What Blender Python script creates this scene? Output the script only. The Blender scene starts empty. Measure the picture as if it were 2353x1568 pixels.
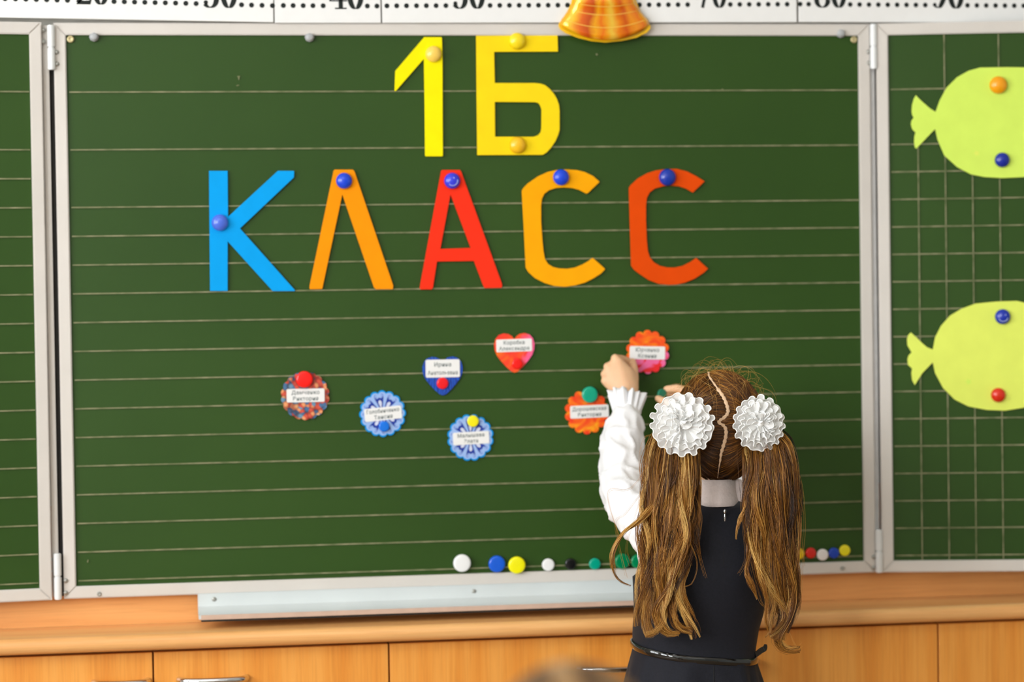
import bpy, bmesh, math, random
import numpy as np
from mathutils import Vector, Matrix
from mathutils.geometry import tessellate_polygon
from mathutils import noise as mnoise

random.seed(7)
rng = np.random.default_rng(7)
SC = bpy.context.scene
COL = SC.collection

# ------------------------------------------------------------------ camera
F = 5556.0                                   # focal length in pixels of the 2353 px wide frame
ZB = 0.80                                    # height of the board's lower edge
CAM = Vector((-0.56807, -4.26734, 0.5358 + ZB))
YAW, PITCH, ROLL = 0.1472, -0.0234, -0.01451
fwd = Vector((math.sin(YAW)*math.cos(PITCH), math.cos(YAW)*math.cos(PITCH), math.sin(PITCH)))
rt = Vector((math.cos(YAW), -math.sin(YAW), 0)); up = rt.cross(fwd)
RT = math.cos(ROLL)*rt + math.sin(ROLL)*up
UP = -math.sin(ROLL)*rt + math.cos(ROLL)*up
cd = bpy.data.cameras.new('camera'); cam = bpy.data.objects.new('camera', cd); COL.objects.link(cam)
m = Matrix((RT, UP, -fwd)).transposed().to_4x4(); m.translation = CAM
cam.matrix_world = m
cd.sensor_width = 36; cd.lens = 36*F/2353; cd.clip_end = 50; cd.clip_start = .05
cd.dof.use_dof = True; cd.dof.focus_distance = 3.86; cd.dof.aperture_fstop = 2.3; cd.dof.aperture_blades = 9
SC.camera = cam

# ------------------------------------------------------------------ world, lights, exposure
SC.view_settings.view_transform = 'Standard'; SC.view_settings.look = 'None'
SC.view_settings.gamma = 1; SC.view_settings.use_curve_mapping = False
SC.view_settings.exposure = 0.0
w = bpy.data.worlds.new('world'); SC.world = w; w.use_nodes = True
w.node_tree.nodes['Background'].inputs[0].default_value = (.9, .95, 1, 1)
w.node_tree.nodes['Background'].inputs[1].default_value = 1.0
SC.cycles.use_denoising = True
SC.cycles.max_bounces = 8; SC.cycles.diffuse_bounces = 4; SC.cycles.sample_clamp_indirect = 6
SC.cycles.transparent_max_bounces = 16

def area(name, loc, size, power, direction, col=(1, 1, 1)):
    l = bpy.data.lights.new(name, 'AREA'); l.shape = 'RECTANGLE'; l.size, l.size_y = size; l.energy = power; l.color = col
    o = bpy.data.objects.new(name, l); COL.objects.link(o); o.location = loc
    o.rotation_euler = Vector(direction).to_track_quat('-Z', 'Y').to_euler()
    return o
# daylight through the three windows of the left wall
WIN = [(-1.75, 1.5), (-3.75, 1.5), (-5.75, 1.5)]       # centre y, width
WX = -2.75
for i, (cy, wd) in enumerate(WIN):
    area('window_light', (WX-.10, cy, 1.80), (wd-.1, 1.75), (64, 96, 134)[i], (1, 0, -.12), (.95, .98, 1))
# ceiling lamps of the room (see ceiling_lamp below)
for (lx, ly) in ((-.6, -2.4), (.9, -4.6)):
    area('lamp_light', (lx, ly, 2.86), (1.1, .25), 8, (0, 0, -1), (1, .98, .95))

# ------------------------------------------------------------------ projection helpers
def ray(px, py):
    return (fwd*F + RT*(px-1176.5) - UP*(py-784.)).normalized()
def at(px, py, y=0.0):
    d = ray(px, py); return CAM + d*((y-CAM.y)/d.y)
def at_z(px, py, z):
    d = ray(px, py); return CAM + d*((z-CAM.z)/d.z)
class Plane:
    """a vertical face: origin, horizontal axis u, up z, normal n towards the room"""
    def __init__(s, o, u):
        s.o = Vector(o); s.u = Vector(u).normalized(); s.v = Vector((0, 0, 1)); s.n = s.u.cross(s.v)
    def hit(s, px, py):
        d = ray(px, py); return CAM + d*((s.o-CAM).dot(s.n)/d.dot(s.n))
    def mat(s, p, lift=0.0, rot=0.0):
        a = Matrix((s.u, s.v, s.n)).transposed().to_4x4() @ Matrix.Rotation(rot, 4, 'Z')
        a.translation = p + s.n*lift
        return a
def mpp(p):                                   # metres per pixel at a point
    return (p-CAM).dot(fwd)/F

# ------------------------------------------------------------------ materials
def lin(c):
    return tuple(((v/255)/12.92 if v/255 <= .04045 else ((v/255+.055)/1.055)**2.4) for v in c) + (1,)
def new_mat(name):
    m = bpy.data.materials.new(name); m.use_nodes = True
    nt = m.node_tree; b = nt.nodes['Principled BSDF']
    return m, nt, b
def mat(name, col, rough=.5, spec=.5, metal=0, var=.06, scale=40, bump=0, bscale=300, coat=0, sheen=0, sss=0, trans=0):
    m, nt, b = new_mat(name)
    c = lin(col)
    tc = nt.nodes.new('ShaderNodeTexCoord'); n = nt.nodes.new('ShaderNodeTexNoise'); n.inputs['Scale'].default_value = scale
    nt.links.new(tc.outputs['Object'], n.inputs['Vector'])
    r = nt.nodes.new('ShaderNodeValToRGB')
    r.color_ramp.elements[0].position = .3; r.color_ramp.elements[1].position = .7
    r.color_ramp.elements[0].color = tuple(v*(1-var) for v in c[:3])+(1,)
    r.color_ramp.elements[1].color = tuple(min(1, v*(1+var)) for v in c[:3])+(1,)
    nt.links.new(n.outputs['Fac'], r.inputs[0]); nt.links.new(r.outputs[0], b.inputs['Base Color'])
    b.inputs['Roughness'].default_value = rough; b.inputs['Metallic'].default_value = metal
    b.inputs['Specular IOR Level'].default_value = spec
    b.inputs['Coat Weight'].default_value = coat; b.inputs['Coat Roughness'].default_value = .08
    b.inputs['Sheen Weight'].default_value = sheen
    if sss:
        b.inputs['Subsurface Weight'].default_value = sss; b.inputs['Subsurface Radius'].default_value = (.008, .003, .0015)
        b.inputs['Subsurface Scale'].default_value = 1
    if bump:
        n2 = nt.nodes.new('ShaderNodeTexNoise'); n2.inputs['Scale'].default_value = bscale; n2.inputs['Detail'].default_value = 4
        nt.links.new(tc.outputs['Object'], n2.inputs['Vector'])
        bp = nt.nodes.new('ShaderNodeBump'); bp.inputs['Strength'].default_value = bump; bp.inputs['Distance'].default_value = .002
        nt.links.new(n2.outputs['Fac'], bp.inputs['Height']); nt.links.new(bp.outputs[0], b.inputs['Normal'])
    return m
def wood(name, c1, c2, c3, axis, rough=.38):
    m, nt, b = new_mat(name)
    tc = nt.nodes.new('ShaderNodeTexCoord'); mp = nt.nodes.new('ShaderNodeMapping')
    s = {'x': (1.2, 30, 30), 'z': (30, 30, 1.2)}[axis]; mp.inputs['Scale'].default_value = s
    nt.links.new(tc.outputs['Object'], mp.inputs['Vector'])
    n = nt.nodes.new('ShaderNodeTexNoise'); n.inputs['Scale'].default_value = 1.4; n.inputs['Detail'].default_value = 5; n.inputs['Distortion'].default_value = .5
    nt.links.new(mp.outputs[0], n.inputs['Vector'])
    r = nt.nodes.new('ShaderNodeValToRGB'); e = r.color_ramp.elements
    e[0].position = .32; e[0].color = lin(c1); e[1].position = .7; e[1].color = lin(c3)
    k = e.new(.5); k.color = lin(c2)
    nt.links.new(n.outputs['Fac'], r.inputs[0])
    mp2 = nt.nodes.new('ShaderNodeMapping'); mp2.inputs['Scale'].default_value = {'x': (12, 500, 500), 'z': (500, 500, 12)}[axis]
    nt.links.new(tc.outputs['Object'], mp2.inputs['Vector'])
    n2 = nt.nodes.new('ShaderNodeTexNoise'); n2.inputs['Scale'].default_value = 1; n2.inputs['Detail'].default_value = 3
    nt.links.new(mp2.outputs[0], n2.inputs['Vector'])
    r2 = nt.nodes.new('ShaderNodeValToRGB'); r2.color_ramp.elements[0].position = .35; r2.color_ramp.elements[1].position = .55
    r2.color_ramp.elements[0].color = (.84, .80, .74, 1); r2.color_ramp.elements[1].color = (1, 1, 1, 1)
    nt.links.new(n2.outputs['Fac'], r2.inputs[0])
    mx = nt.nodes.new('ShaderNodeMix'); mx.data_type = 'RGBA'; mx.blend_type = 'MULTIPLY'; mx.inputs[0].default_value = .5
    nt.links.new(r.outputs[0], mx.inputs[6]); nt.links.new(r2.outputs[0], mx.inputs[7])
    nt.links.new(mx.outputs[2], b.inputs['Base Color'])
    b.inputs['Roughness'].default_value = rough
    return m

M = {}
M['wall'] = mat('wall_paint', (226, 222, 212), .8, bump=.1); M['wall_far'] = mat('far_wall_paint', (176, 180, 176), .8, bump=.1)
M['ceiling'] = mat('ceiling_paint', (240, 240, 236), .9)
M['floor'] = wood('floor_laminate', (128, 104, 80), (146, 120, 94), (160, 134, 106), 'x', .35)
M['door_wood'] = wood('beech_laminate_upright', (234, 148, 54), (241, 160, 66), (247, 172, 80), 'z')
M['top_wood'] = wood('beech_laminate_lengthwise', (234, 166, 98), (242, 180, 112), (248, 194, 128), 'x', .3)
M['panel_wood'] = wood('beech_panel', (228, 158, 88), (235, 166, 96), (240, 174, 104), 'x', .45)
M['carcass'] = mat('cabinet_carcass', (170, 98, 30), .6)
M['alu'] = mat('aluminium_profile', (217, 211, 204), .38, .5, 0, .03, 8, bump=.05)
M['alu_side'] = mat('aluminium_side', (196, 196, 196), .4, .5, 0, .05)
M['tray'] = mat('tray_metal', (210, 216, 216), .35, .5, 0, .04, 10)
M['tray_lip'] = mat('tray_lip_metal', (206, 178, 160), .4)
M['white_metal'] = mat('white_painted_metal', (232, 234, 234), .28, .5, 0, .02)
M['screw'] = mat('zinc_screw', (170, 170, 164), .35, .5, .6)
M['brass'] = mat('yellow_zinc_screw', (200, 186, 140), .35, .5, .5)
M['bolt'] = mat('grey_plastic_bolt_cap', (176, 178, 180), .35)
M['chrome'] = mat('chrome', (225, 228, 232), .08, .5, 1, .01)
M['dark'] = mat('gap_shade', (28, 26, 22), .8)  # near-black for the strips that imitate shade
M['black_plastic'] = mat('black_plastic', (22, 22, 24), .3)
M['paper'] = mat('white_card', (241, 241, 240), .6, .3, 0, .01)
M['ink'] = mat('black_ink', (22, 30, 28), .6, .3)
M['ink_grey'] = mat('faded_ink', (112, 122, 122), .7, .3)

def board_material():
    m, nt, b = new_mat('green_chalkboard_enamel')
    tc = nt.nodes.new('ShaderNodeTexCoord')
    n = nt.nodes.new('ShaderNodeTexNoise'); n.inputs['Scale'].default_value = 2.2; n.inputs['Detail'].default_value = 5
    nt.links.new(tc.outputs['Object'], n.inputs['Vector'])
    r = nt.nodes.new('ShaderNodeValToRGB')
    r.color_ramp.elements[0].position = .3; r.color_ramp.elements[1].position = .72
    r.color_ramp.elements[0].color = lin((42, 72, 20)); r.color_ramp.elements[1].color = lin((48, 79, 24))
    nt.links.new(n.outputs['Fac'], r.inputs[0]); nt.links.new(r.outputs[0], b.inputs['Base Color'])
    b.inputs['Roughness'].default_value = .42; b.inputs['Specular IOR Level'].default_value = .28
    n2 = nt.nodes.new('ShaderNodeTexNoise'); n2.inputs['Scale'].default_value = 700; n2.inputs['Detail'].default_value = 2
    nt.links.new(tc.outputs['Object'], n2.inputs['Vector'])
    bp = nt.nodes.new('ShaderNodeBump'); bp.inputs['Strength'].default_value = .12; bp.inputs['Distance'].default_value = .001
    nt.links.new(n2.outputs['Fac'], bp.inputs['Height']); nt.links.new(bp.outputs[0], b.inputs['Normal'])
    return m
M['board'] = board_material()
def line_material():
    m, nt, b = new_mat('painted_ruling')
    tc = nt.nodes.new('ShaderNodeTexCoord')
    n = nt.nodes.new('ShaderNodeTexNoise'); n.inputs['Scale'].default_value = 45; n.inputs['Detail'].default_value = 6
    nt.links.new(tc.outputs['Object'], n.inputs['Vector'])
    r = nt.nodes.new('ShaderNodeValToRGB')
    r.color_ramp.elements[0].position = .35; r.color_ramp.elements[1].position = .7
    r.color_ramp.elements[0].color = lin((104, 112, 72)); r.color_ramp.elements[1].color = lin((150, 147, 112))
    nt.links.new(n.outputs['Fac'], r.inputs[0]); nt.links.new(r.outputs[0], b.inputs['Base Color'])
    b.inputs['Roughness'].default_value = .7
    return m
M['line'] = line_material()
def shiny(name, col, rough=.22):
    return mat(name, col, rough, .5, 0, .02, 30, coat=.25)
def card(name, col):
    return mat(name, col, .6, .12, 0, .03, 25, bump=.03)

# ------------------------------------------------------------------ object helpers
def tag(o, label=None, cat=None, group=None, kind=None):
    if label: o['label'] = label
    if cat: o['category'] = cat
    if group: o['group'] = group
    if kind: o['kind'] = kind
    return o
def link(name, me, mt=None, parent=None, mw=None):
    o = bpy.data.objects.new(name, me); COL.objects.link(o)
    if mt is not None:
        for x in (mt if isinstance(mt, (list, tuple)) else [mt]):
            me.materials.append(x)
    if mw is not None: o.matrix_world = mw
    if parent is not None:
        pm = world_of(parent)
        o.parent = parent; o.matrix_parent_inverse = pm.inverted()
    return o
_W = {}
def world_of(o):
    return o.matrix_basis if o.parent is None else world_of(o.parent) @ o.matrix_parent_inverse @ o.matrix_basis
def empty(name, loc, label=None, cat=None, group=None):
    o = bpy.data.objects.new(name, None); COL.objects.link(o); o.location = loc; o.empty_display_size = .05
    return tag(o, label, cat, group)
def mesh(verts, faces, smooth=False, origin=None):
    me = bpy.data.meshes.new('m')
    if origin is not None: verts = [Vector(v)-origin for v in verts]
    me.from_pydata([tuple(v) for v in verts], [], faces); me.update()
    if smooth: me.polygons.foreach_set('use_smooth', [True]*len(me.polygons))
    return me
def from_bm(bm, smooth=False):
    bmesh.ops.recalc_face_normals(bm, faces=bm.faces[:])
    me = bpy.data.meshes.new('m'); bm.to_mesh(me); bm.free()
    if smooth: me.polygons.foreach_set('use_smooth', [True]*len(me.polygons))
    return me
def T(p): return Matrix.Translation(p)
def add_box(bm, c, s, bevel=0, mw=None):
    r = bmesh.ops.create_cube(bm, size=1, matrix=(mw or Matrix()) @ T(Vector(c)) @ Matrix.Diagonal((s[0], s[1], s[2], 1)))
    if bevel:
        es = {e for v in r['verts'] for e in v.link_edges}
        bmesh.ops.bevel(bm, geom=list(es), offset=bevel, segments=2, affect='EDGES', profile=.5)
def box_obj(name, lo, hi, mt, parent=None, bevel=0, kind=None):
    lo, hi = Vector(lo), Vector(hi); c = (lo+hi)/2; s = hi-lo
    bm = bmesh.new(); add_box(bm, (0, 0, 0), s, bevel)
    o = link(name, from_bm(bm), mt, parent, T(c))
    if kind: o['kind'] = kind
    return o
def poly_solid(pts, holes, t, bevel=.0004):
    """flat polygon (2D local points) extruded from z=0 to z=t with a small eased edge"""
    loops = [pts]+list(holes)
    tess = tessellate_polygon([[Vector((p[0], p[1], 0)) for p in l] for l in loops])
    flat = [p for l in loops for p in l]
    n = len(flat)
    # inset of the front face for an eased edge
    ins = []
    for li, l in enumerate(loops):
        ar = sum(l[i][0]*l[(i+1) % len(l)][1]-l[(i+1) % len(l)][0]*l[i][1] for i in range(len(l)))
        sg = 1 if ar > 0 else -1
        if li: sg = -sg
        for i in range(len(l)):
            a = Vector(l[i-1]); b = Vector(l[i]); c = Vector(l[(i+1) % len(l)])
            d1 = (b-a).normalized() if (b-a).length > 1e-9 else Vector((1, 0)); d2 = (c-b).normalized() if (c-b).length > 1e-9 else d1
            nn = Vector((-(d1.y+d2.y), d1.x+d2.x))
            nn = nn.normalized() if nn.length > 1e-6 else Vector((-d1.y, d1.x))
            q = b+nn*bevel*sg
            ins.append((q.x, q.y))
    v = [(p[0], p[1], 0) for p in flat]+[(p[0], p[1], t-bevel) for p in flat]+[(p[0], p[1], t) for p in ins]
    f = []
    for tr in tess:
        f.append([2*n+i for i in tr]); f.append([i for i in reversed(tr)])
    k = 0
    for l in loops:
        L = len(l)
        for i in range(L):
            a, b = k+i, k+(i+1) % L
            f.append([a, b, n+b, n+a]); f.append([n+a, n+b, 2*n+b, 2*n+a])
        k += L
    bm = bmesh.new(); me = bpy.data.meshes.new('m'); me.from_pydata(v, [], f); bm.from_mesh(me); bpy.data.meshes.remove(me)
    bmesh.ops.recalc_face_normals(bm, faces=bm.faces[:])
    return from_bm(bm)
def catmull(pts, k=6, closed=False):
    out = []; n = len(pts); P = [np.array(p, float) for p in pts]
    rngi = range(n) if closed else range(n-1)
    for i in rngi:
        p0 = P[i-1] if (closed or i > 0) else P[0]; p1 = P[i]; p2 = P[(i+1) % n]; p3 = P[(i+2) % n] if (closed or i+2 < n) else P[-1]
        for j in range(k):
            t = j/k
            out.append(.5*((2*p1)+(-p0+p2)*t+(2*p0-5*p1+4*p2-p3)*t*t+(-p0+3*p1-3*p2+p3)*t**3))
    if not closed: out.append(P[-1])
    return out
def cutout(name, plane, px_outer, px_holes, t, mt, lift=0, label=None, cat=None, group=None, parent=None, center=None):
    W = [plane.hit(*p) for p in px_outer]
    c = sum(W, Vector())/len(W) if center is None else plane.hit(*center)
    def loc(p):
        d = plane.hit(*p)-c; return (d.dot(plane.u), d.dot(plane.v))
    me = poly_solid([loc(p) for p in px_outer], [[loc(p) for p in h] for h in px_holes], t)
    o = link(name, me, mt, parent, plane.mat(c, lift))
    return tag(o, label, cat, group)
def lathe(prof, n=40):
    """prof: list of (r, z)"""
    v = []; f = []
    for (r, z) in prof:
        for i in range(n):
            a = 2*math.pi*i/n; v.append((r*math.cos(a), r*math.sin(a), z))
    for k in range(len(prof)-1):
        for i in range(n):
            a, b = k*n+i, k*n+(i+1) % n
            f.append((a, b, b+n, a+n))
    f.append(tuple(range(n))[::-1]); f.append(tuple((len(prof)-1)*n+i for i in range(n)))
    return mesh(v, f, True)
def tube_mesh(path, rad, n=8, caps=True):
    path = [Vector(p) for p in path]; v = []; f = []
    ref = Vector((0, 0, 1)); 
    t0 = (path[1]-path[0]).normalized()
    if abs(t0.dot(ref)) > .9: ref = Vector((1, 0, 0))
    nrm = t0.cross(ref).normalized()
    for i, p in enumerate(path):
        t = (path[min(i+1, len(path)-1)]-path[max(i-1, 0)]).normalized()
        nrm = (nrm-t*nrm.dot(t)).normalized(); b = t.cross(nrm)
        r = rad[i] if hasattr(rad, '__len__') else rad
        for k in range(n):
            a = 2*math.pi*k/n; v.append(p+(nrm*math.cos(a)+b*math.sin(a))*r)
    for i in range(len(path)-1):
        for k in range(n):
            a, b2 = i*n+k, i*n+(k+1) % n; f.append((a, b2, b2+n, a+n))
    if caps: f.append(tuple(range(n))[::-1]); f.append(tuple((len(path)-1)*n+k for k in range(n)))
    return v, f

# ------------------------------------------------------------------ the room
RX0, RX1, RY0, RY1, RH = WX, 3.3, -7.2, .03, 3.0
box_obj('floor', (RX0-.2, RY0-.1, -.06), (RX1+.1, RY1+.12, 0), M['floor'], kind='structure')
box_obj('ceiling', (RX0-.2, RY0-.1, RH), (RX1+.1, RY1+.12, RH+.06), M['ceiling'], kind='structure')
box_obj('wall_front', (RX0-.2, RY1, 0), (RX1+.1, RY1+.12, RH), M['wall'], kind='structure')
box_obj('wall_right', (RX1, RY0, 0), (RX1+.1, RY1, RH), M['wall_far'], kind='structure')
box_obj('wall_back', (RX0-.2, RY0-.1, 0), (RX1+.1, RY0, RH), M['wall_far'], kind='structure')
def wall_left():
    bm = bmesh.new(); x0, x1 = RX0-.2, RX0; z0, z1 = .9, 2.7
    def b(ya, yb, za, zb): add_box(bm, ((x0+x1)/2, (ya+yb)/2, (za+zb)/2), (x1-x0, yb-ya, zb-za))
    b(RY0, RY1, 0, z0); b(RY0, RY1, z1, RH)
    ys = sorted([(c-wd/2, c+wd/2) for c, wd in WIN]); cur = RY0
    for a, e in ys:
        b(cur, a, z0, z1); cur = e
    b(cur, RY1, z0, z1)
    o = link('wall_left', from_bm(bm), M['wall']); o['kind'] = 'structure'
wall_left()
for i, (c, wd) in enumerate(WIN):
    bm = bmesh.new(); x = RX0-.05
    for yy in (c-wd/2+.03, c, c+wd/2-.03): add_box(bm, (x, yy, 1.8), (.05, .05, 1.8))
    for zz in (.93, 2.2, 2.67): add_box(bm, (x, c, zz), (.05, wd, .05))
    o = link('window_%d' % (i+1), from_bm(bm), M['white_metal']); o['kind'] = 'structure'
for (lx, ly), lb in (((-.6, -2.4), 'long white ceiling lamp nearer the blackboard'), ((.9, -4.6), 'long white ceiling lamp at the back of the room')):
    e = empty('ceiling_lamp', (lx, ly, RH), lb, 'lamp')
    box_obj('housing', (lx-.6, ly-.15, 2.9), (lx+.6, ly+.15, RH-.001), M['white_metal'], e, .005)

# ------------------------------------------------------------------ storage units and worktop below the board
BP = Plane((0, 0, 0), (1, 0, 0))              # face of the blackboard
WP = Plane((0, RY1, 0), (1, 0, 0))
back = at(1176, 1404, RY1)
ZT = back.z                                    # worktop height
front = at_z(1176, 1428, ZT); YF = front.y
DOOR_Y = YF+.018
# wood panel on the wall between board and worktop
box_obj('wall_panel', (RX0+.02, RY1-.010, ZT), (RX1-.02, RY1, ZB+.16), M['panel_wood'], kind='structure').name = 'trim_1'
def worktop():
    e = .028; r = e/2
    prof = [(RY1-.0115, ZT), (YF, ZT)]
    for k in range(1, 11):
        a = math.pi/2+math.pi*k/11
        prof.append((YF+math.cos(a)*r*.95, ZT-r+math.sin(a)*r))
    prof += [(YF, ZT-e), (RY1-.0115, ZT-e)]
    v = []; n = len(prof)
    x0, x1 = RX0+.01, RX1-.01
    for x in (x0, x1): v += [(x, y-YF, z-ZT) for y, z in prof]
    f = [(i, (i+1) % n, n+(i+1) % n, n+i) for i in range(n)]+[tuple(range(n))[::-1], tuple(range(n, 2*n))]
    me = mesh(v, f); bm = bmesh.new(); bm.from_mesh(me); me = from_bm(bm, True)
    o = link('worktop', me, M['top_wood'], None, T(Vector((0, YF, ZT))))
    md = o.modifiers.new('s', 'EDGE_SPLIT'); md.split_angle = math.radians(50)
    tag(o, 'long pale beech worktop with rounded front edge under the blackboard', 'worktop')
worktop()
def dx(px, py): return at(px, py, DOOR_Y).x
z_top_door = at(1176, 1470, DOOR_Y).z
xs = [dx(352, 1530)-(dx(893, 1515)-dx(352, 1530)), dx(352, 1530), dx(894, 1515), dx(1545, 1500), dx(2156, 1480), dx(2156, 1480)+.47, dx(2156, 1480)+.94, dx(2156, 1480)+1.41, dx(2156, 1480)+1.88]
Z0 = .06
def unit(i0, label, handles):
    xa, xb = xs[i0], xs[i0+2]
    e = empty('cabinet', ((xa+xb)/2, DOOR_Y+.1, 0), label, 'cabinet', 'beech storage cabinets under the worktop')
    box_obj('body', (xa+.001, DOOR_Y+.0185, Z0), (xb-.001, RY1-.012, ZT-.0285), M['carcass'], e)
    box_obj('top_rail', (xa+.001, DOOR_Y+.004, z_top_door+.0045), (xb-.001, DOOR_Y+.018, ZT-.0285), M['door_wood'], e)
    box_obj('plinth', (xa+.001, DOOR_Y+.05, 0), (xb-.001, DOOR_Y+.065, Z0), M['carcass'], e)
    for k in range(2):
        a, b = xs[i0+k], xs[i0+k+1]
        d = box_obj('door', (a+.0015, DOOR_Y, Z0), (b-.0015, DOOR_Y+.018, z_top_door), M['door_wood'], e, .0012)
        h = handles[k]
        if h:
            (pa, pb, py) = h
            A = at(pa, py, DOOR_Y-.022); B = at(pb, py, DOOR_Y-.022); z = (A.z+B.z)/2
            path = [Vector((A.x, DOOR_Y, z))]+[Vector((A.x+(B.x-A.x)*t, DOOR_Y-.006-.020*math.sin(math.pi*t)**.45, z)) for t in np.linspace(0, 1, 13)]+[Vector((B.x, DOOR_Y, z))]
            v, f = tube_mesh(path, .0058, 10)
            c = Vector(((A.x+B.x)/2, DOOR_Y-.01, z))
            hd = link('handle', mesh(v, f, True, c), M['chrome'], d, T(c)); hd['label'] = 'curved chrome bar handle'
unit(0, 'beech cabinet with two plain doors at the left end of the row', [(215, 340, 1572), (412, 567, 1565)])
unit(2, 'beech cabinet behind the girl, chrome handles beside her skirt', [(1335, 1500, 1540), (1590, 1744, 1528)])
unit(4, 'beech cabinet at the right, its door right of the wide dark gap', [(2440, 2560, 1500), (2660, 2800, 1490)])
unit(6, 'beech cabinet at the far right end of the row by the right wall', [None, None])
# ------------------------------------------------------------------ the blackboard
BW = 1.46; FRM = .021
bb = empty('blackboard', (0, RY1, ZB), 'green ruled chalkboard with folding side wings in pale aluminium frames', 'blackboard')
def wing_mat(o, u):
    pl = Plane(o, u); return pl
def panel(plane, width, height, x0, thick, name, ruled, frame_mat):
    """panel built in the plane's own axes: x from x0 to x0+width, z from ZB to ZB+height"""
    base = plane.mat(Vector((plane.o.x, plane.o.y, ZB)))
    bm = bmesh.new(); add_box(bm, (x0+width/2, height/2, -thick/2-.003), (width-.02, height-.02, thick-.006))
    p = link(name, from_bm(bm), M['board'], bb, base)
    # mitred frame rails
    w_ = FRM
    def rail(a, b, c, d):           # outer a,b ; inner c,d
        v = []; 
        for (q, z) in ((a, .004), (b, .004), (c, .004), (d, .004), (a, -thick), (b, -thick), (c, -thick), (d, -thick)):
            v.append((q[0], q[1], z))
        f = [(0, 1, 2, 3), (7, 6, 5, 4), (0, 4, 5, 1), (1, 5, 6, 2), (2, 6, 7, 3), (3, 7, 4, 0)]
        me = mesh(v, f); bm = bmesh.new(); bm.from_mesh(me)
        bmesh.ops.bevel(bm, geom=[e for e in bm.edges if all(vv.co.z > 0 for vv in e.verts)], offset=.0018, segments=2, affect='EDGES')
        r = link('frame_rail', from_bm(bm), frame_mat, p, base)
        # raised bead along the rail
    X0, X1, H = x0, x0+width, height
    g = .0002
    rail((X0, 0), (X1, 0), (X1-w_-g, w_), (X0+w_+g, w_))
    rail((X1, H), (X0, H), (X0+w_+g, H-w_), (X1-w_-g, H-w_))
    rail((X0, H-g), (X0, g), (X0+w_, w_+g), (X0+w_, H-w_-g))
    rail((X1, g), (X1, H-g), (X1-w_, H-w_-g), (X1-w_, w_+g))
    bm = bmesh.new()
    for (a, b, hz) in ruled:
        if hz: lo, hi = (X0+w_+.004, a-.0012), (X1-w_-.002, a+.0012)
        else: lo, hi = (a-.0011, b[0]), (a+.0011, b[1])
        n = 60
        for k in range(n):
            t0, t1 = k/n, (k+1)/n
            if hz: q = [(lo[0]+(hi[0]-lo[0])*t0, lo[1]), (lo[0]+(hi[0]-lo[0])*t1, lo[1]), (lo[0]+(hi[0]-lo[0])*t1, hi[1]), (lo[0]+(hi[0]-lo[0])*t0, hi[1])]
            else: q = [(lo[0], lo[1]+(hi[1]-lo[1])*t0), (hi[0], lo[1]+(hi[1]-lo[1])*t0), (hi[0], lo[1]+(hi[1]-lo[1])*t1), (lo[0], lo[1]+(hi[1]-lo[1])*t1)]
            bm.faces.new([bm.verts.new((x, y, .00015)) for x, y in q])
    ln = link('ruled_lines', from_bm(bm), M['line'], p, base); ln['kind'] = 'stuff'
    # let the writing surface lie exactly at z=0 of the plane
    for vtx in p.data.vertices: vtx.co.z += .003
    return p
idx = [0, 2]+list(range(4, 18))
L0 = .88037
panel(BP, BW, 1.0, -BW/2, .022, 'centre_panel', [(L0-k*.05, 0, True) for k in idx], M['alu'])
# wings: hinge edges read off the photograph, opened a little towards the room
aL, aR = math.radians(7.3), math.radians(11.3)
oL = at(107, 700, -.009); oR = at(2020, 700, -.006)
PL = Plane((oL.x+.0, oL.y, 0), (math.cos(aL), math.sin(aL), 0))      # x local negative to the left
PR = Plane((oR.x, oR.y, 0), (math.cos(aR), -math.sin(aR), 0))
HW = .73
idL = [0, 2, 3]+list(range(4, 18))
panel(PL, HW, 1.0, -HW, .022, 'left_wing', [(L0-k*.05, 0, True) for k in idL], M['alu'])
# the right wing is squared
def rx(px, py): return (PR.hit(px, py)-PR.o).dot(PR.u)
vx0 = rx(2110, 400)
pitch = (rx(2297, 400)-vx0)/3
ruledR = [(L0-k*.05, 0, True) for k in idL]
for j in range(0, 12):
    x = vx0+j*pitch
    top = 1-FRM if j % 2 == 1 else L0-.10
    if x < HW-FRM: ruledR.append((x, (FRM, top), False))
panel(PR, HW, 1.0, 0, .022, 'right_wing', ruledR, M['alu'])
# rear frame/spacers that carry the board on the wall
box_obj('wall_bracket', (-BW/2+.05, .0225, ZB+.1), (BW/2-.05, RY1-.0105, ZB+.9), M['alu_side'], bb)
# recessed hinge strip on the right, dark strip standing in for the gap's shade on the left
box_obj('hinge_strip', (BW/2+.0008, .002, ZB+.004), (oR.x-.0015, .012, ZB+.996), M['alu_side'], bb)
xl = -BW/2
box_obj('hinge_strip', (oL.x+.001, .000, ZB+.004), (oL.x+.0115, .012, ZB+.996), M['alu'], bb)
box_obj('gap_shade_strip', (oL.x+.0117, .008, ZB+.004), (xl-.0003, .020, ZB+.996), M['dark'], bb)

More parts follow.
